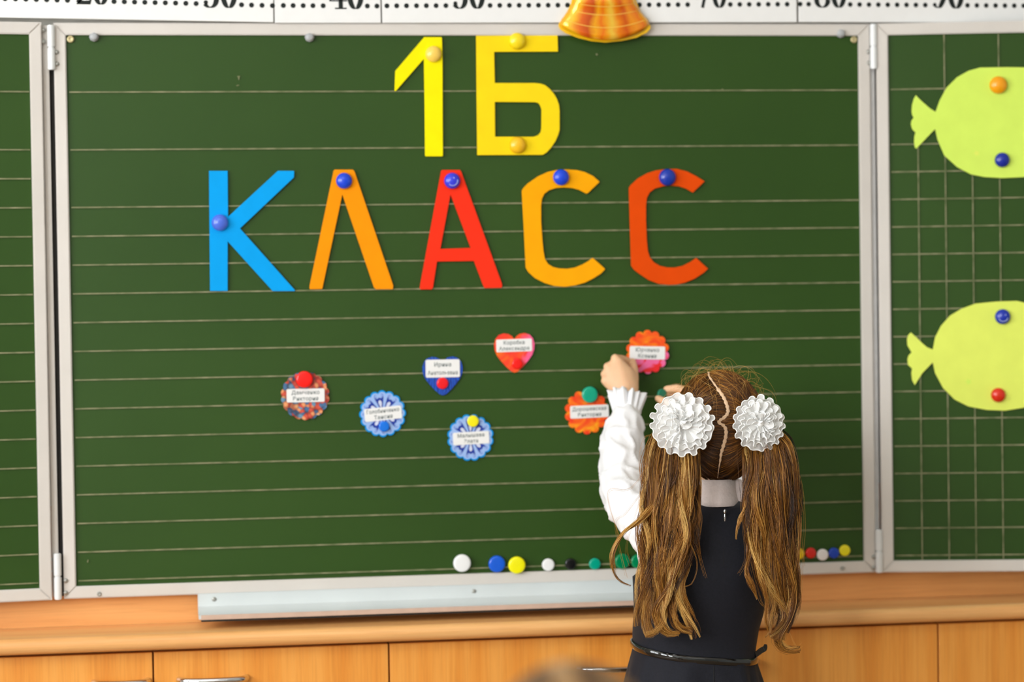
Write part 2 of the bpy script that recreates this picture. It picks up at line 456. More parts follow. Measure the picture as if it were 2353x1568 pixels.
def hinge(pxt, pyt, pxb, pyb, screws, mscrew):
    A = at(pxt, pyt, -.012); B = at(pxb, pyb, -.012); x = (A.x+B.x)/2; z1, z0 = A.z, B.z; r = .0066; c = Vector((x, -.008, (z0+z1)/2))
    bm = bmesh.new()
    zm = (z0+z1)/2
    for a, b in ((z0, zm-.0006), (zm+.0006, z1)):
        add = bmesh.ops.create_cone(bm, cap_ends=True, segments=20, radius1=r, radius2=r, depth=b-a, matrix=T(Vector((0, 0, (a+b)/2-c.z))))
        es = [e for e in bm.edges if e.is_valid and abs(abs(e.verts[0].co.z-((a+b)/2-c.z))-(b-a)/2) < 1e-5 and abs(e.verts[0].co.z-e.verts[1].co.z) < 1e-5]
        bmesh.ops.bevel(bm, geom=es, offset=.0012, segments=2, affect='EDGES')
    bmesh.ops.create_cone(bm, cap_ends=True, segments=14, radius1=r*.7, radius2=r*.7, depth=z1-z0-.004)
    h = link('hinge', from_bm(bm), M['white_metal'], bb, T(c))
    for px, py in screws:
        p = at(px, py, -.0045)
        o = link('screw', lathe([(.0042, 0), (.004, .0012), (.0026, .0022), (.0005, .0025)], 16), mscrew, h, BP.mat(p))
hinge(116, 57, 119, 160, [(99, 69), (99, 96), (130, 120), (131, 147)], M['screw'])
hinge(132, 1273, 133, 1379, [(115, 1286), (115, 1313), (151, 1335), (151, 1363)], M['screw'])
hinge(2009, 55, 2009, 158, [(2024, 70), (2024, 96), (1996, 119), (1997, 145)], M['screw'])
hinge(2021, 1218, 2022, 1317, [(2034, 1226), (2034, 1240), (2035, 1256), (2008, 1280), (2008, 1305)], M['screw'])
def screwhead(px, py, r, mt, lift=0.0, label=None):
    p = at(px, py, 0)
    o = link('screw', lathe([(r, 0), (r*.97, .0012), (r*.7, .002), (r*.35, .0012), (r*.1, .0010)], 20), mt, bb, BP.mat(p, lift))
    if label: o['label'] = label
for px, py in ((162, 90), (1962, 91)): screwhead(px, py, .0064, M['brass'], .0001, 'brassy cross-head screw in the panel corner')
for px, py in ((228, 1365), (1934, 1306)): screwhead(px, py, .004, M['screw'], .0045)
for px, py in ((216, 85), (711, 86), (1931, 77)):
    p = at(px, py, 0)
    o = link('bolt_cap', lathe([(.0085, 0), (.0085, .0035), (.0066, .004), (.0066, .0085), (.0058, .0095), (.002, .0098)], 8), M['bolt'], bb, BP.mat(p, .0002))
# small chalk traces left on the writing surface
for cx_, cy_, pts in ((548, 178, [(-4, -3), (4, -4), (3, -1), (1, 6), (0, 6), (-1, 0)]), (546, 196, [(-4, 1), (0, -1), (4, -1), (3, 1), (-2, 2)]), (1371, 125, [(-2, -2), (2, -2), (3, 1), (0, 3), (-2, 1)]), (202, 1290, [(-2, 3), (-1, -3), (2, -4), (1, 0), (0, 4)]), (1660, 205, [(-3, 1), (0, -2), (3, 1)])):
    cutout('chalk_mark', BP, [(cx_+a, cy_+b) for a, b in pts], [], .0003, M['line'], .0001, parent=bb)
# chalk tray under the board
def chalk_tray():
    xa = at(455, 1390, -.012).x; xb = at(1702, 1350, -.012).x
    zt = ZB+.004; zb = at(460, 1424, -.06).z
    h = zt-zb
    out = [(.004, zt), (.004, zt-h*.35), (.000, zt-h*.62), (-.014, zt-h*.80), (-.034, zt-h*.90), (-.052, zt-h*.90), (-.060, zt-h*.80), (-.062, zt-h*.80), (-.062, zb+.001), (-.058, zb), (-.03, zb), (.0, zt-h*.85), (.006, zt-h*.6), (.0065, zt)]
    n = len(out); c = Vector(((xa+xb)/2, -.03, ZB-.02)); v = []
    for x in (xa, xb): v += [Vector((x, y-.0072, z))-c for y, z in out]
    f = [(i, (i+1) % n, n+(i+1) % n, n+i) for i in range(n)]+[tuple(range(n))[::-1], tuple(range(n, 2*n))]
    me = mesh(v, f); bm = bmesh.new(); bm.from_mesh(me); me = from_bm(bm, True)
    o = link('chalk_tray', me, M['tray'], bb, T(c)); md = o.modifiers.new('s', 'EDGE_SPLIT'); md.split_angle = math.radians(35)
    o['label'] = 'white metal chalk tray below the centre panel'
    box_obj('front_lip', (xa+.004, -.0715, zb), (xb-.004, -.0695, zb+.0085), M['tray_lip'], o, .0005)
    box_obj('lip_shadow', (xa+.004, -.0705, zb-.0032), (xb-.004, -.0640, zb-.0003), M['dark'], o)  # shadow line under the lip, made as a dark strip
    for px, py in ((492, 1378), (1089, 1360)):
        p = at(px, py, -.0035)
        link('screw', lathe([(.0042, 0), (.004, .001), (.0012, .0012)], 14), M['screw'], o, BP.mat(p))
chalk_tray()

# ------------------------------------------------------------------ number strips above the board
def stroke(bm, pts, wmin, wmax, z, sx=1., sy=1., ox=0, oy=0, invert=False):
    P = np.array(catmull(pts, 10)); n = len(P)
    if n < 2: return
    tg = np.gradient(P, axis=0); tg /= np.maximum(np.linalg.norm(tg, axis=1), 1e-9)[:, None]
    wv = np.abs(tg[:, 1])**1.4
    if invert: wv = 1-wv
    hw = (wmin+(wmax-wmin)*wv)/2
    L = P+np.c_[-tg[:, 1], tg[:, 0]]*hw[:, None]; R = P-np.c_[-tg[:, 1], tg[:, 0]]*hw[:, None]
    vl = [bm.verts.new((ox+p[0]*sx, oy+p[1]*sy, z)) for p in L]; vr = [bm.verts.new((ox+p[0]*sx, oy+p[1]*sy, z)) for p in R]
    for i in range(n-1): bm.faces.new((vr[i], vr[i+1], vl[i+1], vl[i]))
def quad(bm, pts, z, sx, sy, ox, oy): bm.faces.new([bm.verts.new((ox+a*sx, oy+b*sy, z)) for a, b in pts])
def disc(bm, cx, cy, r, z, n=14, sx=1, sy=1, ox=0, oy=0):
    bm.faces.new([bm.verts.new((ox+(cx+r*math.cos(2*math.pi*i/n))*sx, oy+(cy+r*math.sin(2*math.pi*i/n))*sy, z)) for i in range(n)])
def digit(bm, d, ox, oy, s):
    a = dict(z=.0, sx=s, sy=s, ox=ox, oy=oy); st = lambda pts, lo=.035, hi=.17: stroke(bm, pts, lo, hi, **a)
    el = lambda cx, cy, rx_, ry_, t0, t1, n=16: [(cx+rx_*math.cos(math.radians(t0+(t1-t0)*i/n)), cy+ry_*math.sin(math.radians(t0+(t1-t0)*i/n))) for i in range(n+1)]
    if d == '0': st(el(.27, .5, .19, .475, 0, 360, 28))
    if d == '2':
        st(el(.27, .74, .18, .24, 150, -40, 12)+[(.3, .42), (.16, .2), (.06, .06)]); disc(bm, .12, .76, .07, **a)
        quad(bm, [(.03, .0), (.50, .0), (.56, .26), (.53, .26), (.46, .14), (.30, .125), (.14, .15), (.03, .04)], **a)
    if d == '3':
        st(el(.25, .75, .16, .225, 150, -80, 12)); st(el(.25, .27, .2, .255, 80, -145, 16)); disc(bm, .12, .8, .065, **a); disc(bm, .11, .17, .07, **a)
    if d == '4':
        quad(bm, [(.30, .04), (.44, .04), (.44, 1), (.30, 1)], **a); quad(bm, [(.18, 0), (.56, 0), (.56, .05), (.18, .05)], **a)
        quad(bm, [(.0, .25), (.58, .25), (.58, .30), (.0, .30)], **a); stroke(bm, [(.02, .28), (.38, .98)], .04, .04, **a)
    if d == '5':
        st(el(.25, .32, .2, .3, 130, -145, 18)); disc(bm, .11, .18, .07, **a); quad(bm, [(.08, .97), (.46, .99), (.44, .86), (.08, .86)], **a); quad(bm, [(.08, .52), (.11, .52), (.11, .9), (.08, .9)], **a)
    if d == '6': st(el(.27, .3, .19, .28, 0, 360, 24)); st([(.42, .93), (.25, .93), (.1, .65), (.08, .35)])
    if d == '7': quad(bm, [(.05, .85), (.52, .85), (.52, .98), (.05, .98)], **a); st([(.5, .9), (.38, .62), (.26, .3), (.19, 0.0)], .03, .12)
    if d == '8': st(el(.27, .26, .2, .24, 0, 360, 24)); st(el(.27, .74, .165, .235, 0, 360, 24))
    if d == '9': st(el(.27, .7, .19, .28, 0, 360, 24)); st([(.46, .7), (.44, .35), (.3, .06), (.14, .06)]); disc(bm, .13, .12, .065, **a)
SP = Plane((0, -.010, 0), (1, 0, 0))
def strip(xa, xb, ya, yb, da, db, dots, nums, label):
    """xa..xb in px, ya/yb lower edge px at both ends, da/db dot row px"""
    A, B = SP.hit(xa, ya), SP.hit(xb, yb); c = (A+B)/2; ang = math.atan2(B.z-A.z, B.x-A.x); L = (B-A).length
    mw = SP.mat(c, 0, ang); H = .14
    bm = bmesh.new(); add_box(bm, (0, H/2, -.002), (L-.0012, H, .004), .0008)
    e = link('number_strip', from_bm(bm), M['paper'], None, mw); tag(e, label, 'number line', 'number strips above the blackboard')
    inv = mw.inverted(); bm = bmesh.new()
    for x in dots:
        t = (x-xa)/(xb-xa); p = inv @ SP.hit(x, da+(db-da)*t); disc(bm, p.x, p.y, .0044, .0003, 16)
    link('printed_dots', from_bm(bm), M['ink'], e, mw)['kind'] = 'stuff'
    for (x0, x1, tx) in nums:
        t = ((x0+x1)/2-xa)/(xb-xa); p = inv @ SP.hit(x0, da+(db-da)*t+7.5); q = inv @ SP.hit(x1, da+(db-da)*t+7.5)
        s = (q.x-p.x)/1.12
        for k in range(2):
            bm = bmesh.new(); digit(bm, tx[k], 0, 0, s)
            me = bpy.data.meshes.new('m'); bmesh.ops.recalc_face_normals(bm, faces=bm.faces[:]); bm.to_mesh(me); bm.free()
            link('printed_digit', me, M['ink'], e, mw @ T(Vector((p.x+k*s*.58, p.y, .0003))))
def lins(a, b, n): return [a+(b-a)*i/(n-1) for i in range(n)]
strip(-560, 629, 30.5, 51.2, -18, 13, [-560+3+24*k for k in range(7)]+[-325, -301, -277]+lins(-208+160, 155, 9)[0:0]+lins(-36, 155, 9)+lins(262, 450.6, 9)+[555, 578, 602, 626],
      [(-125, -50, '10'), (174, 250, '20'), (465, 545, '30')] if False else [(174, 250, '20'), (465, 545, '30')], 'long white number strip at the left, printed 20 and 30 over dots')
strip(631, 876, 52.6, 52.6, 12.5, 14, [651, 673.5, 696.6, 719, 742.5, 844, 866], [(757, 836, '40')], 'short white number strip printed 40, second from the left')
strip(878, 1832, 52.6, 51, 13.5, 9.6, [889, 911.5, 934, 957, 979.5, 1002, 1024.5]+lins(1126, 1304, 9)+lins(1403, 1580, 9)+lins(1678, 1808.6, 7), [(1039, 1115, '50'), (1318, 1392, '60'), (1603, 1669, '70')], 'long white number strip printed 50 and 70 behind the golden bell')
strip(1835, 2720, 50.6, 53, 9.4, 16, [1838.5, 1858]+lins(1953.5, 2126, 9)+lins(2223, 2395, 9), [(1872, 1945, '80'), (2139, 2215, '90')], 'white number strip at the right printed 80 and 90')

# ------------------------------------------------------------------ card letters
def c2(u, v): return (800+u*.34, v*.34)
def c4(u, v): return (460+u*.2975, 370+v*.2975)
def c5(u, v): return (1160+u*.2295, 370+v*.2295)
def c6(u, v): return (2040+u*.5296, 130+v*.5294)
LT = .0025
one = [c2(*p) for p in [(513, 252), (628, 252), (633, 257), (637, 400), (638, 800), (640, 1052), (634, 1058), (524, 1058), (519, 1052), (516, 700), (511, 398), (322, 616), (313, 616), (318, 480)]]
cutout('card_letter', BP, one, [], LT, card('lemon_card', (255, 240, 0)), .0003, 'bright lemon card numeral 1 at the top of the board', 'card letter', 'card letters pinned to the board')
be = [c2(*p) for p in [(864, 242), (1414, 240), (1417, 350), (986, 352), (988, 460), (990, 562), (1260, 562), (1300, 566), (1330, 576), (1360, 600), (1390, 635), (1410, 670), (1424, 710), (1428, 750), (1428, 880), (1418, 915), (1400, 955), (1370, 1000), (1342, 1030), (1315, 1048), (872, 1050), (868, 700)]]
beh = [c2(*p) for p in [(990, 690), (1262, 692), (1283, 697), (1296, 712), (1306, 740), (1305, 868), (1300, 895), (1282, 915), (1252, 925), (992, 925)]]
cutout('card_letter', BP, be, [beh], LT, card('golden_yellow_card', (255, 220, 22)), .0003, 'golden yellow card letter Б beside the numeral 1', 'card letter', 'card letters pinned to the board')
ka = [c4(*p) for p in [(68, 77), (212, 77), (215, 432), (600, 77), (722, 77), (726, 82), (724, 128), (308, 522), (733, 1000), (728, 1006), (560, 1006), (212, 622), (212, 1005), (76, 1005)]]
cutout('card_letter', BP, ka, [], LT, card('sky_blue_card', (0, 162, 240)), .0003, 'sky blue card letter К starting the lower word', 'card letter', 'card letters pinned to the board')
el_ = [c4(*p) for p in [(1040, 67), (1180, 68), (1192, 82), (1490, 962), (1488, 988), (1484, 992), (1356, 992), (1342, 978), (1097, 258), (945, 978), (940, 990), (850, 992), (844, 985), (846, 960), (1030, 76)]]
cutout('card_letter', BP, el_, [], LT, card('orange_card', (255, 152, 0)), .0003, 'orange card letter Л without crossbar between blue К and red А', 'card letter', 'card letters pinned to the board')
aa = [c4(*p) for p in [(1868, 70), (2005, 70), (2016, 85), (2330, 950), (2330, 974), (2322, 981), (2198, 983), (2188, 970), (2113, 773), (1828, 778), (1797, 980), (1787, 993), (1704, 993), (1696, 985), (1700, 950), (1860, 78)]]
aah = [c4(*p) for p in [(1932, 258), (2088, 672), (1854, 680)]]
cutout('card_letter', BP, aa, [aah], LT, card('red_card', (252, 52, 24)), .0003, 'red card letter А in the middle of the lower word', 'card letter', 'card letters pinned to the board')
cc1 = [(168, 300), (185, 270), (230, 225), (330, 155), (430, 110), (520, 90), (610, 85), (720, 92), (800, 112), (880, 150), (943, 205), (943, 215), (828, 325), (812, 328), (740, 290), (670, 272), (590, 266), (510, 272), (440, 295), (395, 330), (370, 380), (362, 450), (362, 600), (375, 800), (385, 900), (400, 980), (430, 1030), (480, 1062), (540, 1076), (620, 1080), (700, 1068), (780, 1035), (835, 1003), (872, 974), (882, 974), (1000, 1078), (1000, 1088), (960, 1130), (880, 1180), (800, 1220), (700, 1248), (600, 1262), (500, 1255), (400, 1225), (300, 1175), (235, 1115), (208, 1070), (190, 700)]
cc2 = [(1240, 270), (1260, 240), (1330, 175), (1420, 125), (1510, 95), (1620, 80), (1720, 80), (1820, 105), (1900, 145), (1998, 205), (1880, 318), (1810, 278), (1740, 255), (1670, 248), (1590, 253), (1500, 278), (1450, 315), (1420, 370), (1412, 450), (1412, 600), (1420, 800), (1430, 900), (1450, 965), (1490, 1015), (1550, 1050), (1620, 1067), (1700, 1068), (1780, 1050), (1850, 1015), (1915, 972), (2032, 1080), (1990, 1120), (1900, 1180), (1800, 1220), (1720, 1238), (1640, 1242), (1540, 1232), (1440, 1195), (1350, 1135), (1290, 1090), (1263, 1050), (1250, 650)]
cutout('card_letter', BP, [c5(*p) for p in cc1], [], LT, card('amber_card', (255, 172, 0)), .0003, 'amber card letter С, the lighter one, right of the red А', 'card letter', 'card letters pinned to the board')
cutout('card_letter', BP, [c5(*p) for p in cc2], [], LT, card('rust_card', (230, 76, 0)), .0003, 'dark rust orange card letter С ending the lower word', 'card letter', 'card letters pinned to the board')

# paper fish on the right wing
f1 = [(591, 47), (520, 46), (400, 48), (350, 62), (300, 90), (255, 135), (225, 190), (207, 240), (182, 224), (160, 205), (140, 187), (122, 168), (113, 182), (105, 210), (103, 240), (106, 255), (112, 265), (103, 278), (100, 293), (105, 315), (120, 330), (115, 348), (114, 370), (117, 395), (124, 400), (205, 315), (215, 360), (245, 430), (300, 480), (360, 512), (420, 524), (500, 528), (591, 524), (680, 500), (740, 450), (785, 380), (800, 300), (790, 210), (750, 130), (690, 75)]
f2 = [(591, 1068), (560, 1061), (470, 1064), (380, 1073), (320, 1095), (270, 1125), (230, 1170), (205, 1220), (195, 1272), (170, 1262), (150, 1245), (125, 1220), (100, 1198), (88, 1210), (83, 1230), (85, 1255), (103, 1285), (90, 1298), (85, 1315), (88, 1340), (105, 1355), (102, 1375), (105, 1405), (117, 1427), (150, 1375), (195, 1328), (205, 1375), (240, 1440), (290, 1490), (350, 1520), (430, 1535), (510, 1538), (591, 1525), (680, 1500), (740, 1450), (785, 1380), (800, 1300), (790, 1220), (750, 1140), (690, 1095)]
fish_m = [card('lime_card', (216, 244, 104)), card('yellow_lime_card', (230, 244, 108))]
for pts, mt_, lb, fin in ((f1, 0, 'lime green paper fish near the top of the right wing', (385, 420)), (f2, 1, 'yellower lime paper fish in the middle of the right wing', (350, 1412))):
    P_ = [c6(*p) for p in pts]
    fo = cutout('paper_fish', PR, P_, [], .0012, fish_m[mt_], .0003, lb, 'paper fish', 'paper fish on the right wing')
    cx_, cy_ = c6(*fin)
    st = [(cx_+(9 if k % 2 == 0 else 4)*math.cos(math.pi/5*k+.6), cy_+(9 if k % 2 == 0 else 4)*math.sin(math.pi/5*k+.6)) for k in range(10)]
    cutout('embossed_star', PR, st, [], .0003, fish_m[1-mt_], .0014, None, None, None, fo)

# golden bell cut-out
def bell():
    BL = Plane((0, -.016, 0), (1, 0, 0))
    left = [(1283, 60), (1284, 54), (1290, 46), (1303, 27), (1312, 8), (1318, -20), (1322, -60), (1328, -95), (1342, -125), (1362, -142)]
    bot = [(1330, 88), (1300, 77), (1287, 68)]
    outl = left+[(1386, -150), (1410, -142), (1430, -125), (1444, -95), (1450, -60), (1454, -20), (1462, 4), (1471, 25), (1486, 46), (1494, 58), (1495, 65), (1487, 75), (1462, 87), (1430, 94), (1392, 98), (1360, 95)]+bot
    rim = cutout('bell_decoration', BL, outl, [], .0015, shiny('yellow_bell_rim', (255, 200, 10)), 0, 'golden orange bell cut-out hanging over the top frame of the board', 'bell decoration')
    # printed bell with embossed rings: rows of a shallow half-round relief
    m, nt, b = new_mat('bell_foil_print')
    tc = nt.nodes.new('ShaderNodeTexCoord'); sx = nt.nodes.new('ShaderNodeSeparateXYZ'); nt.links.new(tc.outputs['UV'], sx.inputs[0])
    r = nt.nodes.new('ShaderNodeValToRGB'); e = r.color_ramp.elements
    stops = [(0, (255, 176, 0)), (.1, (255, 196, 30)), (.2, (236, 104, 0)), (.3, (206, 76, 0)), (.38, (255, 176, 10)), (.46, (250, 120, 0)), (.52, (255, 170, 20)), (.58, (255, 206, 70)), (.66, (255, 140, 0)), (.75, (222, 88, 0)), (.84, (255, 156, 0)), (.92, (246, 120, 0)), (1, (255, 190, 20))]  # printed bands imitate metallic reflections in the colour
    e[0].position = 0; e[0].color = lin(stops[0][1]); e[1].position = 1; e[1].color = lin(stops[-1][1])
    for p_, c_ in stops[1:-1]: k = e.new(p_); k.color = lin(c_)
    ns = nt.nodes.new('ShaderNodeTexNoise'); ns.inputs['Scale'].default_value = 7; nt.links.new(tc.outputs['UV'], ns.inputs['Vector'])
    ad = nt.nodes.new('ShaderNodeMath'); ad.operation = 'MULTIPLY_ADD'; ad.inputs[1].default_value = .12
    nt.links.new(ns.outputs['Fac'], ad.inputs[0]); 
    sb = nt.nodes.new('ShaderNodeMath'); sb.operation = 'SUBTRACT'; sb.inputs[1].default_value = .06
    nt.links.new(sx.outputs[0], sb.inputs[0]); nt.links.new(sb.outputs[0], ad.inputs[2]); nt.links.new(ad.outputs[0], r.inputs[0])
    nt.links.new(r.outputs[0], b.inputs['Base Color']); b.inputs['Roughness'].default_value = .14; b.inputs['Metallic'].default_value = .2; b.inputs['Coat Weight'].default_value = .5
    rows = [(-135, 1368, 1408, 0), (-95, 1336, 1438, 2), (-40, 1327, 1448, 4), (-4, 1323, 1452, 5), (8, 1318, 1458, 6), (10, 1317, 1459, 6), (24, 1309, 1466, 7), (27, 1307, 1468, 8), (43, 1296, 1480, 10), (50, 1290, 1487, 13), (62, 1287, 1491, 16), (72, 1295, 1484, 18)]
    nseg = 24; v = []; f = []; uv = []
    for k, (yy, xa, xb, bow) in enumerate(rows):
        bump = .0028 if k in (4, 6, 8, 10) else .0012
        for i in range(nseg+1):
            t = i/nseg; s_ = 2*t-1
            p = BL.hit(xa+(xb-xa)*t, yy+bow*1.6*(1-s_*s_)-bow*.4)
            v.append(p+BL.n*(.0016+.010*math.sqrt(max(0, 1-s_*s_))+bump)); uv.append((t, k/len(rows)))
    for k in range(len(rows)-1):
        for i in range(nseg):
            a = k*(nseg+1)+i; f.append((a, a+1, a+nseg+2, a+nseg+1))
    c = BL.hit(1389, 20); me = mesh(v, f, True, c); u = me.uv_layers.new(name='UVMap')
    for li, l in enumerate(me.loops): u.data[li].uv = uv[l.vertex_index]
    o = link('bell_body', me, m, rim, T(c)); o['label'] = 'orange gold foil bell with raised rings'
    sd = o.modifiers.new('sol', 'SOLIDIFY'); sd.thickness = .0008
    for (k) in (5, 7, 9):
        yy, xa, xb, bow = rows[k]
        path = [BL.hit(xa+2+(xb-xa-4)*t, yy+bow*1.6*(1-(2*t-1)**2)-bow*.4)+BL.n*(.0036+.010*math.sqrt(max(0, 1-(2*t-1)**2))) for t in np.linspace(0, 1, 25)]
        vv, ff = tube_mesh(path, .0008, 6); link('raised_ring', mesh(vv, ff, True, c), shiny('pale_gold_ring', (255, 206, 90)), rim, T(c))
    path = [BL.hit(1386+16*math.sin(a), -160-16*math.cos(a))+BL.n*.002 for a in np.linspace(0, 2*math.pi, 20)]
    vv, ff = tube_mesh(path, .002, 6); link('hanging_loop', mesh(vv, ff, True, c), M['paper'], rim, T(c))
bell()

# ------------------------------------------------------------------ name badges
def text_mesh(body, size, bold=.0):
    cu = bpy.data.curves.new('t', 'FONT'); cu.body = body; cu.size = size; cu.align_x = 'CENTER'; cu.align_y = 'CENTER'; cu.offset = bold
    cu.space_character = 1.06
    o = bpy.data.objects.new('t', cu); COL.objects.link(o)
    dg = bpy.context.evaluated_depsgraph_get(); me = bpy.data.meshes.new_from_object(o.evaluated_get(dg))
    bpy.data.objects.remove(o); return me
def pattern_mat(kind):
    m, nt, b = new_mat(kind+'_print'); b.inputs['Roughness'].default_value = .45
    tc = nt.nodes.new('ShaderNodeTexCoord'); r = nt.nodes.new('ShaderNodeValToRGB'); e = r.color_ramp.elements
    def ramp(st):
        e[0].position = st[0][0]; e[0].color = lin(st[0][1]); e[1].position = st[-1][0]; e[1].color = lin(st[-1][1])
        for p, c in st[1:-1]: k = e.new(p); k.color = lin(c)
    if kind in ('marigold', 'marigold_pink', 'ember_heart'):
        n = nt.nodes.new('ShaderNodeTexNoise'); n.inputs['Scale'].default_value = {'marigold': 34, 'marigold_pink': 30, 'ember_heart': 26}[kind]; n.inputs['Detail'].default_value = 1.5; n.inputs['Distortion'].default_value = 1.6
        nt.links.new(tc.outputs['Object'], n.inputs['Vector'])
        ramp([(.30, (244, 50, 14)), (.42, (250, 82, 8)), (.52, (254, 112, 0)), (.6, (255, 140, 0)), (.68, (255, 176, 8)), (.8, (255, 204, 30))] if kind != 'ember_heart' else [(.3, (244, 40, 34)), (.46, (250, 66, 30)), (.58, (252, 100, 20)), (.75, (255, 130, 20))])
        nt.links.new(n.outputs['Fac'], r.inputs[0]); out = r.outputs[0]
        if kind != 'marigold':
            sx = nt.nodes.new('ShaderNodeSeparateXYZ'); nt.links.new(tc.outputs['Object'], sx.inputs[0])
            n2 = nt.nodes.new('ShaderNodeTexNoise'); n2.inputs['Scale'].default_value = 40; nt.links.new(tc.outputs['Object'], n2.inputs['Vector'])
            a = nt.nodes.new('ShaderNodeMath'); a.operation = 'MULTIPLY_ADD'; a.inputs[1].default_value = .05
            nt.links.new(n2.outputs['Fac'], a.inputs[0])
            r2 = nt.nodes.new('ShaderNodeValToRGB'); g = r2.color_ramp.elements; g[0].color = (0, 0, 0, 1); g[1].color = (1, 1, 1, 1)
            if kind == 'marigold_pink':
                neg = nt.nodes.new('ShaderNodeMath'); neg.operation = 'MULTIPLY'; neg.inputs[1].default_value = -1
                nt.links.new(sx.outputs[1], neg.inputs[0]); nt.links.new(neg.outputs[0], a.inputs[2]); g[0].position = .030; g[1].position = .034; pc = (255, 112, 172)
            else:
                nt.links.new(sx.outputs[0], a.inputs[2]); g[0].position = .040; g[1].position = .050; pc = (255, 96, 150)
            nt.links.new(a.outputs[0], r2.inputs[0])
            mx = nt.nodes.new('ShaderNodeMix'); mx.data_type = 'RGBA'
            rp_ = nt.nodes.new('ShaderNodeValToRGB'); rp_.color_ramp.elements[0].position = .50; rp_.color_ramp.elements[0].color = lin(pc); rp_.color_ramp.elements[1].position = .56; rp_.color_ramp.elements[1].color = lin((250, 36, 44))
            nt.links.new(n.outputs['Fac'], rp_.inputs[0]); nt.links.new(rp_.outputs[0], mx.inputs[7])
            nt.links.new(r2.outputs[0], mx.inputs[0]); nt.links.new(out, mx.inputs[6]); out = mx.outputs[2]
    elif kind == 'folk_flower':
        v = nt.nodes.new('ShaderNodeTexVoronoi'); v.inputs['Scale'].default_value = 130; nt.links.new(tc.outputs['Object'], v.inputs['Vector'])
        s = nt.nodes.new('ShaderNodeSeparateColor'); nt.links.new(v.outputs['Color'], s.inputs[0])
        r.color_ramp.interpolation = 'CONSTANT'
        ramp([(0, (216, 84, 62)), (.30, (70, 112, 156)), (.52, (236, 158, 104)), (.70, (206, 80, 58)), (.80, (104, 146, 176)), (.92, (232, 176, 120))])
        nt.links.new(s.outputs[0], r.inputs[0]); out = r.outputs[0]
        r3 = nt.nodes.new('ShaderNodeValToRGB'); r3.color_ramp.elements[0].position = .35; r3.color_ramp.elements[0].color = (1, 1, 1, 1); r3.color_ramp.elements[1].position = .7; r3.color_ramp.elements[1].color = (.5, .3, .3, 1)
        nt.links.new(v.outputs['Distance'], r3.inputs[0])
        mx = nt.nodes.new('ShaderNodeMix'); mx.data_type = 'RGBA'; mx.blend_type = 'MULTIPLY'; mx.inputs[0].default_value = 1
        nt.links.new(out, mx.inputs[6]); nt.links.new(r3.outputs[0], mx.inputs[7]); out = mx.outputs[2]
    elif kind == 'deep_blue':
        n = nt.nodes.new('ShaderNodeTexWave'); n.inputs['Scale'].default_value = 60; n.inputs['Distortion'].default_value = 9; n.inputs['Detail'].default_value = 2
        nt.links.new(tc.outputs['Object'], n.inputs['Vector']); ramp([(.2, (6, 52, 150)), (.6, (10, 72, 186)), (.9, (20, 92, 206))])
        nt.links.new(n.outputs['Fac'], r.inputs[0]); out = r.outputs[0]
    nt.links.new(out, b.inputs['Base Color']); return m
def scallop(R, n, depth, rot=0, k=7):
    out = []
    rb = R*(1-depth)
    for i in range(n):
        for j in range(k):
            t = (i+j/k)/n*2*math.pi+rot; s = math.sin(math.pi*j/k)
            out.append(((rb+(R-rb)*s**.7)*math.cos(t), (rb+(R-rb)*s**.7)*math.sin(t)))
    return out
def heart(wd, ht):
    half = [(0, .34), (.06, .42), (.14, .47), (.26, .49), (.38, .45), (.46, .36), (.5, .22), (.49, .08), (.44, -.06), (.34, -.2), (.2, -.36), (.08, -.47), (0, -.5)]
    pts = half+[(-x, y) for x, y in reversed(half[1:-1])]
    return [(x*wd, y*ht) for x, y in pts]
blue_edge = card('cyan_edge_card', (0, 150, 232)); pale_blue = card('pale_blue_print', (160, 190, 240)); navy = card('navy_print', (44, 66, 160)); ice = card('ice_print', (214, 220, 240)); mid_blue = card('cobalt_print', (92, 112, 200))
def snowflake(parent, mw, R, rot):
    bm = bmesh.new(); Z = [.0011, .0013, .0015, .0017]
    def poly(pts, lvl, mi):
        fc = bm.faces.new([bm.verts.new((x, y, Z[lvl])) for x, y in pts]); fc.material_index = mi
        if fc.normal.z < 0: fc.normal_flip()
    poly(scallop(R*.93, 16, .09, rot), 0, 0)
    for k in range(8):
        a = rot+2*math.pi*(k+.0)/8
        ca, sa = math.cos(a), math.sin(a)
        def tr(pts): return [(x*ca-y*sa, x*sa+y*ca) for x, y in pts]
        poly(tr([(R*.08, -R*.03), (R*.38, -R*.10), (R*.60, -R*.17), (R*.73, -R*.20), (R*.66, -R*.09), (R*.70, 0), (R*.66, R*.09), (R*.73, R*.20), (R*.60, R*.17), (R*.38, R*.10), (R*.08, R*.03)]), 1, 1)
        poly(tr([(R*.24, 0), (R*.34, -R*.04), (R*.48, -R*.075), (R*.56, -R*.05), (R*.59, 0), (R*.56, R*.05), (R*.48, R*.075), (R*.34, R*.04)]), 2, 2)
        for sgn in (-1, 1):
            cx_, cy_ = R*.77, sgn*R*.135
            ring = []
            n = 14
            for i in range(n): 
                t = -.5+i/(n-1)*5.0; rr = R*.075*(1-.3*i/n)
                ring.append((cx_+rr*math.cos(sgn*t), cy_+rr*math.sin(sgn*t)))
            inner = [(cx_+(x-cx_)*.62, cy_+(y-cy_)*.62) for x, y in ring]
            R1 = tr(ring); R2 = tr(inner)
            for i in range(n-1): poly([R1[i], R1[i+1], R2[i+1], R2[i]], 2, 3)
    me = bpy.data.meshes.new('m'); bm.to_mesh(me); bm.free()
    for mt_ in (pale_blue, navy, ice, mid_blue): me.materials.append(mt_)
    o = link('printed_pattern', me, None, parent, mw)
